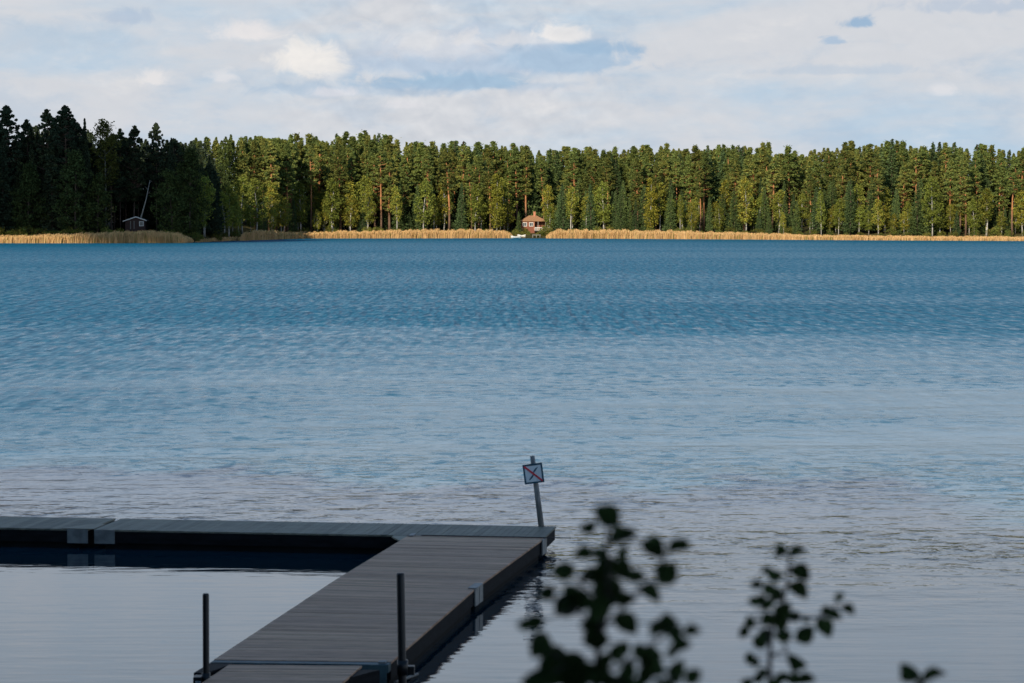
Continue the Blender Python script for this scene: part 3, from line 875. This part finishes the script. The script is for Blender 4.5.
def boat(loc, rot, L, Wd, m, label, scale=1.0):
    e = empty('rowing_boat', loc, rot); tag(e, label, 'boat')
    b = MB(); n = 9; rows = []
    for i in range(n):
        t = i / (n - 1); w = Wd * .5 * (math.sin(math.pi * (t * .78 + .16)) ** .7) if i < n - 1 else .02
        x = L * (t - .5); zt = .42 + .22 * (2 * t - 1) ** 2; zk = -.12 + .3 * max(0, t - .8) * 5 * .4
        rows.append([(x, -w, zt), (x, -w * .75, zt * .3), (x, 0, zk), (x, w * .75, zt * .3), (x, w, zt), (x, w - .05, zt), (x, w * .7, zt * .35), (x, 0, zk + .05), (x, -w * .7, zt * .35), (x, -w + .05, zt)])
    vs = [v for r_ in rows for v in r_]; fs = []
    for i in range(n - 1):
        for k in range(10): fs.append((i * 10 + k, i * 10 + (k + 1) % 10, (i + 1) * 10 + (k + 1) % 10, (i + 1) * 10 + k))
    fs.append(tuple(range(5))); fs.append((5, 6, 7, 8, 9)); b.add(vs, fs); b.build('hull', m, e)
    for sx in (-.9, .2, 1.1):
        b = MB(); b.box((sx - .12, -Wd * .4, .3), (sx + .12, Wd * .4, .34)); b.build('thwart', M_GREYW, e)
    return e


boat(((516 - 512) * px, SHY - 1.0, .05), .25, 2.6, 1.2, M_WHITE, 'white rowing boat moored at the left of the landing below the cottage')
boat(((521.5 - 512) * px, SHY + 1.2, .3), -.5, 2.2, 1.1, M_WHITE, 'pale boat pulled up behind the white rowing boat')
plant('birch_tree', BIRCHES[1], (550.5 - 512) / F * (CY - 3), CY - 3, 7.2, 'small bushy birch in front of the right end of the veranda', 'tree', wid=1.3)
plant('spruce_tree', SPRUCES[1], (518.5 - 512) / F * (CY - 2), CY - 2, 6.0, 'small spruce at the left wall of the red cottage', 'tree', wid=1.2)
for px_, y_, h_, lab in ((524.5, SHY + 12, 1.5, 'leafy bush hiding the lower wall of the red cottage'), (515, SHY + 9, 1.6, 'green bush at the left of the cottage slope'), (521, SHY + 8, 1.2, 'low yellow-green bush below the cottage windows'), (528, SHY + 9, 1.1, 'low bush straight below the cottage corner'),
                         (544, SHY + 7, 2.6, 'dense green bush in front of the veranda'), (540, SHY + 5, 1.6, 'dark green bush right above the landing stage'), (549, SHY + 6, 2.0, 'green bush at the left end of the right reed bed')):
    plant('shrub', random.choice(SHRUBS), (px_ - 512) / F * y_, y_, h_, lab, 'shrub')

# dark cabin
px = HY / F
x0 = (125.5 - 512) * px; x1 = (145.5 - 512) * px; wl = x1 - x0; gz = 6.5 - (229 - HOR) * px
root = empty('cabin', (x0, HY, gz)); tag(root, 'small dark cabin with white-edged gable roof behind the reeds in the shade', 'cabin')
hw = 1.85; ap = 2.55; dp = 3.6; mx_ = wl * .55
b = MB(); b.add([(0, 0, -2), (wl, 0, -2), (wl, 0, hw), (mx_, 0, ap), (0, 0, hw - .1), (0, dp, -2), (wl, dp, -2), (wl, dp, hw), (mx_, dp, ap), (0, dp, hw - .1)],
                [(0, 1, 2, 3, 4), (9, 8, 7, 6, 5), (0, 4, 9, 5), (1, 6, 7, 2), (4, 3, 8, 9), (3, 2, 7, 8)]); b.build('wall', M_DKW, root)
b = MB(); b2 = MB()
for (xa, za, xb, zb) in ((-.45, hw - .25, mx_, ap), (mx_, ap, wl + .4, hw - .12)):
    b.hexa([(xa, -.3, za + .02), (xb, -.3, zb + .02), (xb, dp + .2, zb + .02), (xa, dp + .2, za + .02)], [(xa, -.3, za + .14), (xb, -.3, zb + .14), (xb, dp + .2, zb + .14), (xa, dp + .2, za + .14)])
    b2.hexa([(xa, -.36, za - .02), (xb, -.36, zb - .02), (xb, -.303, zb - .02), (xa, -.303, za - .02)], [(xa, -.36, za + .17), (xb, -.36, zb + .17), (xb, -.303, zb + .17), (xa, -.303, za + .17)])
roof = b.build('roof', M_DKROOF, root); b2.build('barge_board', M_WHITE, roof)
b = MB(); wx = (141.8 - 512) * px - x0; z0, z1 = .75, 1.55; ww = .36
b.box((wx - ww - .12, -.06, z0 - .12), (wx + ww + .12, -.003, z0)); b.box((wx - ww - .12, -.06, z1), (wx + ww + .12, -.003, z1 + .12)); b.box((wx - ww - .12, -.06, z0), (wx - ww, -.003, z1)); b.box((wx + ww, -.06, z0), (wx + ww + .12, -.003, z1))
w = b.build('window', M_WHITE, root); b = MB(); b.box((wx - ww, -.03, z0), (wx + ww, -.004, z1)); b.build('pane', M_GREYW, w)
for dxp in (131.0, 134.5):
    b = MB(); wx = (dxp - 512) * px - x0; b.box((wx - .07, -.05, 0), (wx + .07, -.003, 1.75)); b.build('door_frame', M_GREYW, root)

# ------------------------------------------------------------------ jetty
m, q, out = mat('weathered deck boards')
tc = q.new('ShaderNodeTexCoord').outputs['Object']
tn = q.new('ShaderNodeAttribute', attribute_name='tone').outputs['Fac']
n1 = q.noise(q.mapping(tc, (1.2, 9, 3), (0, 0, -.2)), 2.0, 6, .65); n2 = q.noise(tc, .7, 5, .6)
c = q.mix(tn, (.42, .24, .145), (.76, .47, .29))
c = q.mix(q.m('MULTIPLY', q.ss(n2, .4, .62), .6), c, (.56, .335, .22))
k = q.ss(n1, .3, .7, .75, 1.2); c = q.mix(1.0, c, q.vec(k, k, k), 'MULTIPLY')
b_ = q.new('ShaderNodeBsdfPrincipled', ins={'Base Color': c, 'Roughness': .62, 'Specular IOR Level': .35})
bp = q.new('ShaderNodeBump', ins={'Height': n1, 'Distance': .003}); q.l.new(bp.outputs[0], b_.inputs['Normal'])
q.l.new(b_.outputs[0], out.inputs[0]); M_DECK = m
m2 = m.copy(); m2.name = 'grey green deck boards'; M_DECK2 = m2
for nd in m2.node_tree.nodes:
    if nd.type == 'MIX' and nd.blend_type == 'MIX':
        for s_, cc in ((6, (.16, .165, .13, 1)), (7, (.30, .28, .21, 1))):
            if not nd.inputs[s_].is_linked: nd.inputs[s_].default_value = cc
M_BEAM = simple('tarred beam', (.012, .013, .015), .7, .35, 3, spec=.12, stretch=(1, 1, 4))
M_FLOAT = simple('black float', (.010, .011, .012), .7, .3, 2, spec=.08)
M_GALV = simple('galvanised steel', (.27, .28, .27), .55, .25, 5, metallic=.25)
M_STEEL = simple('blue grey steel plate', (.07, .13, .145), .6, .3, 4, metallic=.3)
M_POST = simple('black pipe', (.014, .015, .016), .45, .3, 4)

DZ = .38
jetty = empty('jetty', (0, 0, 0)); jetty['label'] = 'long L-shaped floating wooden jetty, grey planks on dark beams, crossing the calm water'; jetty['category'] = 'jetty'
# axes of the far arm
a0 = P(0, 527.7, DZ); a1 = P(407, 535.3, DZ)
ux = (a1 - a0).normalized(); uy = Vector((-ux.y, ux.x, 0))
armw = (P(0, 516.4, DZ) - a0).dot(uy)


def lerp(a, b, t): return a + (b - a) * t


def section(c00, c10, c11, c01, along, mdeck, name='deck_section', bw=.125, gap=.007):
    """c00..c01: corners; boards run from the 00-01 side to the 10-11 side when along is False"""
    e_deck = MB()
    L = ((c01 - c00).length + (c11 - c10).length) / 2 if not along else ((c10 - c00).length + (c11 - c01).length) / 2
    n = int(L / bw)
    for k in range(n):
        t0, t1 = k / n, (k + 1) / n - gap / L
        j = random.uniform(-.002, .002); z1 = DZ + j
        if not along: qd = [lerp(c00, c01, t0), lerp(c10, c11, t0), lerp(c10, c11, t1), lerp(c00, c01, t1)]
        else: qd = [lerp(c00, c10, t0), lerp(c00, c10, t1), lerp(c01, c11, t1), lerp(c01, c11, t0)]
        e_deck.prism([(p.x, p.y) for p in qd], DZ - .032, z1, random.random() ** 1.3)
    deck = e_deck.build(name, mdeck, jetty)
    cen = (c00 + c10 + c11 + c01) / 4
    b = MB()
    cs = [c00, c10, c11, c01]
    ins = [lerp(p, cen, 0) + (cen - p).normalized() * .03 for p in cs]
    inn = [p + (cen - p).normalized() * .15 for p in cs]
    for k in range(4):
        j = (k + 1) % 4
        b.prism([(ins[k].x, ins[k].y), (ins[j].x, ins[j].y), (inn[j].x, inn[j].y), (inn[k].x, inn[k].y)], .12, DZ - .034)
    b.build('side_beam', M_BEAM, deck)
    fl = [p + (cen - p).normalized() * .22 for p in cs]
    b = MB(); b.prism([(p.x, p.y) for p in fl], -.35, .118); b.build('float', M_FLOAT, deck)
    return deck


def on_arm(px_, py_=None, v=0.0):
    """point on the arm's near edge line at picture x"""
    d = ray(px_, 530); # intersect vertical plane with the edge line
    # solve a0 + ux*s on the ray azimuth
    k = d.x / d.y
    s_ = (k * a0.y - a0.x) / (ux.x - k * ux.y)
    return a0 + ux * s_ + uy * v


gA = on_arm(88.5); gB = on_arm(94.0)
L0 = gA - ux * 9.0
endR = P(545.0, 537.3, DZ); sR = (endR - a0).dot(ux)
nR = a0 + ux * sR
secL = section(L0, gA, gA + uy * armw, L0 + uy * armw, True, M_DECK2)
secR = section(gB, nR, nR + uy * armw, gB + uy * armw, True, M_DECK2)
gap_v = .014
A00 = P(332, 582, DZ); A10 = P(477.5, 586.5, DZ)
aL = on_arm(408.5) - uy * gap_v; aR = nR - uy * gap_v
secA = section(A00, A10, aR, aL, False, M_DECK)
dirB = .014
B01 = A00 + (P(213, 660, DZ) - A00).normalized() * dirB; B11 = A10 + (P(391, 662, DZ) - A10).normalized() * dirB
B00 = P(214, 659.6, DZ); B10 = P(391, 661.8, DZ)
secB = section(B00, B10, B11, B01, False, M_DECK)
bwd = (B00 - B01).normalized()
C01 = P(229, 664.5, DZ); C11 = P(362, 665.5, DZ)
C00 = C01 + bwd * 12; C10 = C11 + bwd * 12
secC = section(C00, C10, C11, C01, False, M_DECK)
print('arm width', armw, 'walkway', (A10 - A00).length, (B10 - B00).length, 'gang', (C11 - C01).length, 'len', (A00 - aL).length, (B00 - B01).length)
# fittings
def plate(p0, p1, off, z0, z1, th, m, name='bracket', parent=secR):
    d = (p1 - p0).normalized(); nrm = Vector((-d.y, d.x, 0)) * off
    b = MB(); q0 = p0; q1 = p1
    b.prism([(q0.x, q0.y), (q1.x, q1.y), (q1.x + nrm.x * th, q1.y + nrm.y * th), (q0.x + nrm.x * th, q0.y + nrm.y * th)], z0, z1)
    return b.build(name, m, parent)


for s0, s1, par in ((on_arm(67.5), on_arm(88.0), secL), (on_arm(94.6), on_arm(114.8), secR)):
    plate(s0 - uy * .004, s1 - uy * .004, -1, .11, DZ - .004, .02, M_GALV, parent=par)
# steel plate across the gap
b = MB(); p = [gA - ux * .55, gA + ux * .10, gA + ux * .10 + uy * .75, gA - ux * .2 + uy * .75]; b.prism([(v.x, v.y) for v in p], DZ + .004, DZ + .012); b.build('joint_plate', M_DECK2, secL)
# corner gusset
c0 = on_arm(394); b = MB(); p = [c0, aL, aL + (A00 - aL).normalized() * .75, c0 + (A00 - aL).normalized() * .2]; b.prism([(v.x, v.y) for v in p], DZ - .03, DZ - .004); b.build('gusset', M_DECK2, secR)
b = MB(); dd = (aL - A00).normalized(); p0 = aL - dd * .15; b.prism([(v.x, v.y) for v in (p0 + ux * .03, p0 + ux * .12, p0 + ux * .12 + uy * .35, p0 + ux * .03 + uy * .35)], DZ + .004, DZ + .02); b.build('joint_plate', M_GALV, secA)
# junction shadow line: a dark strip laid in as shade between arm and walkway
b = MB(); p = [aL + ux * .25, aL + ux * 3.1]; b.prism([(v.x, v.y) for v in (p[0] - uy * .03, p[1] - uy * .03, p[1] + uy * .05, p[0] + uy * .05)], DZ + .003, DZ + .012); b.build('shadow_strip', M_BEAM, secA)
# bracket at the outer corner and at the joint of the two walkway sections
dirA = (aR - A10).normalized(); nA = Vector((dirA.y, -dirA.x, 0))
for base, ln, par, mm in ((aR - dirA * .35, .45, secA, M_GALV), (A10 - dirA * .32, .30, secB, M_GALV), (A10 + dirA * .02, .28, secA, M_GALV)):
    p0 = base + nA * .012; p1 = base + dirA * ln + nA * .012
    b = MB(); b.prism([(v.x, v.y) for v in (p0, p1, p1 + nA * .02, p0 + nA * .02)], .10, DZ - .002); b.build('bracket', mm, par)
p0 = A10 - dirA * .28; p1 = A10 + dirA * .28
b = MB(); b.prism([(v.x, v.y) for v in (p0 - nA * .10, p1 - nA * .10, p1 + nA * .04, p0 + nA * .04)], DZ + .004, DZ + .016); b.build('joint_plate', M_GALV, secA)
# steel cross plate at the end of the walkway
dX = (B10 - B00).normalized()
p = [B00 + bwd * .004, B10 + bwd * .004, B10 + bwd * .19, B00 + bwd * .19]
b = MB(); b.prism([(v.x, v.y) for v in p], DZ - .12, DZ - .006); b.build('cross_plate', M_STEEL, secB)
p = [B10 + bwd * .20 - dX * .02, B10 + bwd * .20 - dX * .42, B10 + bwd * .215 - dX * .42, B10 + bwd * .215 - dX * .02]
b = MB(); b.prism([(v.x, v.y) for v in p], .04, DZ - .01); b.build('end_plate', M_STEEL, secB)
for a_, c_ in ((B00, 1), (C11 - dX * .02, 1)):
    q0 = a_ + bwd * .2
    b = MB(); b.prism([(v.x, v.y) for v in (q0, q0 + dX * .33, q0 + dX * .15 + bwd * .75, q0 - dX * .02 + bwd * .75)], DZ - .08, DZ - .012) if a_ is B00 else b.prism([(v.x, v.y) for v in (q0, q0 + dX * .30, q0 + dX * .02 + bwd * .6, q0 + bwd * .6)], DZ - .3, DZ - .02)
    b.build('gusset', M_BEAM, secB)
b = MB(); q0 = B10 + bwd * .02 + dX * .06; b.tube([q0 + Vector((0, 0, -.28)), q0 - bwd * 1.0 + dX * .12 + Vector((0, 0, -.34))], [.022, .022], 8); b.build('bracket', M_GREYW, secB)
b = MB(); q0 = B10 - dX * .15; b.prism([(v.x, v.y) for v in (q0, q0 + dX * .1, q0 + dX * .1 + bwd * .12, q0 + bwd * .12)], DZ - .003, DZ + .02); b.build('joint_plate', M_GALV, secB)
# pale things caught under the far arm
# guide posts
def post(px_, ytop, ybase, Yoff, rad, lean, label, extra):
    bp_ = P(px_, ybase, DZ); Yd = bp_.y
    top = PY(px_ + lean, ytop, Yd)
    e = empty('mooring_post', (bp_.x, Yd, 0)); tag(e, label, 'post')
    b = MB(); t = top - e.location
    low = Vector((0, 0, -1.2))
    b.tube([low, (0, 0, 0), t - Vector((0, 0, .02)), t], [rad, rad, rad, rad * .82], 16); b.build('pipe', M_POST, e, True)
    b = MB(); b.tube([(0, 0, .22), (0, 0, .42)], [rad * 1.35, rad * 1.35], 16); b.build('collar', M_POST, e, True)
    b = MB(); b.box((-.16, -.10, .20), (-rad * 1.2, .10, .38)) if extra else b.box((-.05, rad * 1.2, .20), (.16, .2, .32)); b.build('bracket', M_POST, e, bevel=.01)
    if extra:
        b = MB(); b.box((-.13, -.112, .27), (-.055, -.102, .33)); b.build('bolt_plate', M_WHITE, e)
    return e


post(206, 593.5, 676, 0, .043, -.2, 'black upright pipe post at the left side of the jetty', True)
post(402.5, 573, 663, 0, .055, -2.0, 'black upright pipe post at the right side of the jetty', False)

# ------------------------------------------------------------------ sign
sb = P(541.3, 526.3, DZ)
st = PY(532.3, 456, sb.y)
root = empty('sign', sb); tag(root, 'leaning post with small square pale sign crossed in red at the jetty corner', 'sign')
up = (st - sb); Ls = up.length; up.normalize(); rt = Vector((up.z, 0, -up.x))
M_PW = simple('pale weathered post', (.27, .27, .26), .85, .35, 7, stretch=(2, 2, .5))
b = MB(); b.tube([(0, 0, -.005), up * Ls * .5, up * Ls], [.058, .052, .045], 12); b.build('pole', M_PW, root, True)
cs_ = PY(533.4, 473.6, sb.y - .10) - sb
tilt = R(7.5)
ex = Vector((math.cos(tilt), 0, math.sin(tilt))); ez = Vector((-math.sin(tilt), 0, math.cos(tilt))); ey = Vector((0, 1, 0))
hs = 9.9 * sb.y / F
M_SB = simple('pale blue white board', (.86, .95, .97), .5, .05, 3)
M_SD = simple('dark blue paint', (.02, .10, .15), .5, .1, 3)
M_SR = simple('red paint', (.90, .06, .09), .5, .08, 3)


def sp_(x, z, y=0.0): return cs_ + ex * x * hs + ez * z * hs + ey * y


def slab(pts, y0, y1, mb):
    n = len(pts); mb.add([sp_(a, c, y0) for a, c in pts] + [sp_(a, c, y1) for a, c in pts], [tuple(range(n)), tuple(range(2 * n - 1, n - 1, -1))] + [(k, k + n, (k + 1) % n + n, (k + 1) % n) for k in range(n)])


b = MB(); slab([(-.93, -.93), (.93, -.93), (.93, .93), (-.93, .93)], 0, .018, b); brd = b.build('sign_board', M_SB, root)
b = MB()
for pts in ([(-1, -1), (1, -1), (1, -.82), (-1, -.82)], [(-1, .82), (1, .82), (1, 1), (-1, 1)], [(-1, -.82), (-.82, -.82), (-.82, .82), (-1, .82)], [(.82, -.82), (1, -.82), (1, .82), (.82, .82)]):
    slab(pts, -.004, .022, b)
b.build('border', M_SD, brd)
b = MB()   # two-bladed propeller drawn on the board
for sgn in (1, -1):
    pr = []
    for k in range(9):
        t = k / 8; w = .12 * math.sin(math.pi * min(1, t * .95 + .04)) ** .7
        pr.append((t, w))
    def rot(u, v): a = R(47); u, v = u * sgn * .80, v * sgn; return (u * math.cos(a) - v * math.sin(a), u * math.sin(a) + v * math.cos(a))
    slab([rot(t, -w * .35 + .04) for t, w in pr] + [rot(t, w + .04) for t, w in pr[::-1]], -.006, -.002, b)
b.build('symbol', M_SD, brd)
b = MB(); w = .10
slab([(-.9 - w * .3, .9 - w * 1.2), (.9 - w * 1.2, -.9 - w * .0), (.9 + w * .0, -.9 + w * 1.2), (-.9 + w * 1.2, .9 + w * .0)], -.011, -.007, b); b.build('red_bar', M_SR, brd)
b = MB(); b.box(tuple(sp_(0, .1) + Vector((-.05, .022, -.02))), tuple(sp_(0, .1) + Vector((.05, .10, .02)))); b.build('clamp', M_STEEL, root)

# ------------------------------------------------------------------ foreground shrubs
M_LEAF = leafmat('near leaf', [(.045, .085, .03), (.05, .09, .03), (.04, .07, .025)], .3, .1, 12, (.7, 1.2))
M_TWIG = simple('twig bark', (.05, .04, .035), .8, .3, 40)
LEAF = []


def leaf_faces(c, L, ang, roll, g, V, dirv=None):
    """one oval leaf, folded along its midrib: 6 quads, in the plane that faces the lens turned by roll"""
    u = np.array((math.cos(ang), 0, math.sin(ang)))
    yax = np.array((0, 1.0, 0)); v = np.cross(yax, u)
    v = v * math.cos(roll) + yax * math.sin(roll); nn = np.cross(u, v)
    t = np.linspace(0, 1, 7); w = .41 * L * np.sin(np.pi * t ** .85) ** .8
    bend = -.12 * L * (t * 2 - 1) ** 2
    mid_ = [c + u * (L * (tt - .5)) + nn * bb for tt, bb in zip(t, bend)]
    for sg in (1, -1):
        ed = [m_ + v * sg * ww + nn * (ww * .35) for m_, ww in zip(mid_, w)]
        for k in range(6): V.append([mid_[k], mid_[k + 1], ed[k + 1], ed[k]])


def near_shrub(name, label, Y, sx, sy, sc_, leaves, stems, gx_, seed):
    g = np.random.default_rng(seed)
    conv = lambda a, b_, yy: PY(sx + a / sc_, sy + b_ / sc_, yy)
    r0 = conv(stems[0][0][0], stems[0][0][1], Y)
    gz_ = float(ground(r0.x, Y))
    root = empty(name, (r0.x, Y, gz_)); tag(root, label, 'shrub')
    o = root.location; V = []
    mb = MB()
    node_pts = []
    for si, st_ in enumerate(stems):
        pts = [conv(a, b_, Y + (0 if si == 0 else .02 * k)) - o for k, (a, b_) in enumerate(st_)]
        if si == 0: pts = [Vector((0.05, .05, -.05)), (pts[0] + Vector((.05, .05, 0))) * .5] + pts
        n = len(pts); r_ = [(.007 if si == 0 else .0035) * (1 - .65 * k / (n - 1)) for k in range(n)]
        mb.tube(pts, r_, 6)
        node_pts += [pts[k].lerp(pts[k + 1], t) for k in range(1 if si == 0 else 0, n - 1) for t in (0, .33, .66)] + [pts[-1]]
    leaves = list(leaves) + [(a + g.uniform(-34, 34), b_ + g.uniform(-30, 30), g.uniform(34, 58), 0 if g.random() < .5 else 12) for a, b_, *_ in leaves if g.random() < .45]
    for lf in leaves:
        a, b_, s_ = lf[:3]; fl = lf[3] if len(lf) > 3 else 0
        yy = Y + g.uniform(-.12, .12)
        c = conv(a, b_, yy) - o
        L = s_ / sc_ * yy / F * 1.27
        ang = g.uniform(-.7, .7) if fl else g.uniform(0, 6.28)
        if fl == 2: ang = math.pi / 2 + g.uniform(-.3, .3)
        if abs(fl) > 2: ang = R(fl)
        roll = g.uniform(.35, .85) if fl else g.uniform(-.5, .5)
        nearest = min(node_pts, key=lambda p_: (p_ - c).length + (0 if p_.z < c.z + .01 else .03))
        base_ = np.array(c) - np.array((math.cos(ang), 0, math.sin(ang))) * L * .5
        tip = np.array(c) + np.array((math.cos(ang), 0, math.sin(ang))) * L * .5
        if np.linalg.norm(base_ - np.array(nearest)) > np.linalg.norm(tip - np.array(nearest)): ang += math.pi; base_ = tip
        leaf_faces(np.array(c), L, ang, roll, g, V)
        mb.tube([nearest, (Vector(base_) + nearest) / 2 + Vector((0, 0, .003)), base_], [.0016, .0013, .001], 4, cap=False)
    # more leaves lower down, out of the picture
    zlow = min(float(p_.z) for p_ in node_pts[:3]) if node_pts else .4
    for k in range(40):
        t = g.uniform(.25, .95); zz = zlow * t
        c = np.array((g.normal() * .12, g.normal() * .12, max(.08, zz - .06)))
        leaf_faces(c, g.uniform(.03, .045), g.uniform(0, 6.28), g.uniform(-1, 1), g, V)
        mb.tube([(0.05, .05, c[2] - .02), c], [.0018, .001], 4, cap=False)
    mb.build('stem', M_TWIG, root, True)
    me = quads_mesh('leaves', np.array(V), g.uniform(0, 1, len(V) // 12).repeat(12))
    link('leaves', me, root, M_LEAF)


near_shrub('leafy_shrub', 'large dark out-of-focus leafy shrub at the bottom centre beside the jetty', 4.4, 505, 495, 3.635, [
    (370, 75, 92), (300, 115, 62, 20), (425, 150, 85, 15), (540, 195, 86), (630, 190, 78, 10), (590, 285, 84), (285, 215, 66), (210, 275, 76, 10), (340, 215, 54), (435, 212, 66, 2),
    (425, 272, 76), (370, 260, 76), (320, 300, 84, -10), (480, 300, 62, 5), (150, 355, 62, 20), (240, 350, 56), (225, 398, 88), (280, 380, 74), (525, 358, 84, -35), (380, 380, 96), (340, 410, 88),
    (440, 382, 66, 15), (330, 450, 76), (440, 468, 88, -40), (105, 460, 66, 5), (330, 520, 84), (125, 545, 88), (180, 590, 86), (240, 622, 100), (410, 575, 64), (365, 602, 54), (560, 490, 64, 10),
    (620, 500, 54), (680, 495, 56, 5), (590, 455, 52), (640, 545, 64), (610, 575, 44), (520, 590, 92), (545, 622, 72), (495, 572, 54), (630, 640, 80, 2), (685, 660, 62), (115, 668, 100, 20),
    (190, 650, 92), (340, 665, 92), (440, 640, 72, 45), (505, 655, 62), (300, 640, 64), (260, 600, 60), (395, 330, 60), (350, 340, 60), (150, 620, 60), (250, 690, 90), (400, 700, 90), (580, 700, 80), (480, 710, 80)],
    [[(330, 760), (335, 600), (345, 500), (365, 400), (375, 300), (370, 180), (368, 90)], [(345, 500), (420, 420), (500, 340), (560, 270), (600, 200)], [(365, 400), (290, 330), (230, 280)],
     [(335, 620), (250, 610), (180, 580), (120, 540)], [(335, 650), (420, 620), (500, 570), (580, 510), (660, 490)], [(335, 690), (440, 680), (560, 640), (640, 630)], [(345, 500), (270, 430), (210, 390), (130, 370)]], 0, 1)
near_shrub('leafy_shrub', 'slender upright leafy sapling right of the large blurred shrub, reaching over the water', 5.4, 730, 530, 4.464, [
    (228, 86, 56, -40), (300, 100, 76, 15), (195, 195, 74, -15), (315, 190, 84, -35), (305, 268, 90, -40), (170, 265, 54), (208, 285, 62), (115, 240, 52, 10), (110, 315, 54, 5), (185, 322, 44, 60), (240, 365, 88),
    (222, 412, 70), (285, 385, 54, 5), (168, 400, 62), (90, 410, 52), (60, 455, 52, 60), (152, 475, 72), (130, 500, 62), (235, 470, 66, 10), (335, 465, 84), (422, 435, 84, -55), (340, 402, 32), (280, 595, 80, -75),
    (110, 590, 46, 2), (125, 658, 50, 45), (240, 668, 84, 10), (340, 668, 72, 5), (290, 668, 62), (435, 362, 52), (466, 382, 60, -20), (490, 300, 46, 50), (527, 355, 60, -30), (75, 678, 52, 10), (200, 690, 60)],
    [[(175, 760), (176, 640), (180, 520), (188, 420), (235, 330), (255, 240), (268, 110)], [(188, 420), (300, 390), (400, 395), (450, 365), (490, 310)], [(178, 560), (220, 550), (250, 540), (275, 570)], [(186, 430), (140, 400), (90, 410)], [(240, 300), (180, 260), (115, 245)]], 0, 2)
near_shrub('leafy_shrub', 'two blurred leaf tips of a low shrub poking up at the lower right', 5.0, 730, 530, 4.464, [
    (800, 632, 92, -32), (905, 655, 104, 22), (850, 720, 80), (900, 740, 80)],
    [[(850, 800), (848, 740), (846, 690), (845, 672)]], 0, 3)

# ------------------------------------------------------------------ unseen woods on the near shore, sized to shade the jetty, left of and behind the camera
NT = []
for cnt, xr, yr, gap2 in ((100, (-50, -11.5), (-14, 44), 7.0), (46, (-34, 6), (-42, -11), 8.0)):
    k = 0; tries = 0
    while k < cnt and tries < 6000:
        tries += 1
        x = random.uniform(*xr); y = random.uniform(*yr)
        if float(ground(x, y)) < .35: continue
        if y > -4 and x > -11.5 - max(0, y) * .15: continue
        if y > -12 and x > -9: continue
        if any((a - x) ** 2 + (b_ - y) ** 2 < gap2 for a, b_ in NT): continue
        NT.append((x, y)); k += 1
        pr = random.choice(DSPR[:1] + ALDER)
        plant('spruce_tree' if pr in DSPR else 'alder_tree', pr, x, y, max(7, min(26, (55.5 - y) * .53)) * random.uniform(.85, 1.03), 'unseen dark tree on the near shore, left of and behind the viewer', 'tree', 'trees on the near shore', wid=1.3)

# ------------------------------------------------------------------ unseen cloud, added and shaped to shade the left point
def shade_cloud_mesh(name, centre, half, seed):
    g = np.random.default_rng(seed)
    import bmesh
    bm = bmesh.new()
    for k in range(60):
        p = Vector([g.uniform(-1, 1) * h_ * .82 for h_ in half]); r_ = g.uniform(.35, .7) * min(half)
        bmesh.ops.create_icosphere(bm, subdivisions=2, radius=r_, matrix=Matrix.Translation(p))
    bmesh.ops.create_cube(bm, size=1, matrix=Matrix.Diagonal((half[0] * 1.6, half[1] * 1.6, half[2] * 1.5, 1)))
    me = bpy.data.meshes.new(name); bm.to_mesh(me); bm.free()
    me.polygons.foreach_set('use_smooth', [True] * len(me.polygons))
    o = link(name, me, None, simple('shade cloud white', (.8, .8, .8), 1, .02, 1)); o.location = centre
    tag(o, kind='structure'); return o


tgt = Vector((-92, 550, 13))      # a point of the dark wood
D = 560.0
cc = tgt + SUN * D
hat = Vector((-SAZ[1], SAZ[0], 0)).normalized()      # across the sun
co = shade_cloud_mesh('cloud', cc, (33, 12, 17), 3)  # added sun blocker, out of view
co.rotation_euler = (0, 0, math.atan2(SAZ[1], SAZ[0]) + math.pi / 2)

# ------------------------------------------------------------------ render
sc.view_settings.view_transform = 'Standard'; sc.view_settings.look = 'None'
sc.view_settings.exposure = 0.15; sc.view_settings.gamma = 1.0
sc.render.engine = 'CYCLES'
sc.cycles.max_bounces = 5; sc.cycles.diffuse_bounces = 2; sc.cycles.glossy_bounces = 3; sc.cycles.transmission_bounces = 2
sc.cycles.sample_clamp_indirect = 4
sc.cycles.use_denoising = True
sc.cycles.denoiser = 'OPENIMAGEDENOISE'
sc.cycles.use_adaptive_sampling = False
print('placed', placed, 'near', len(NT))
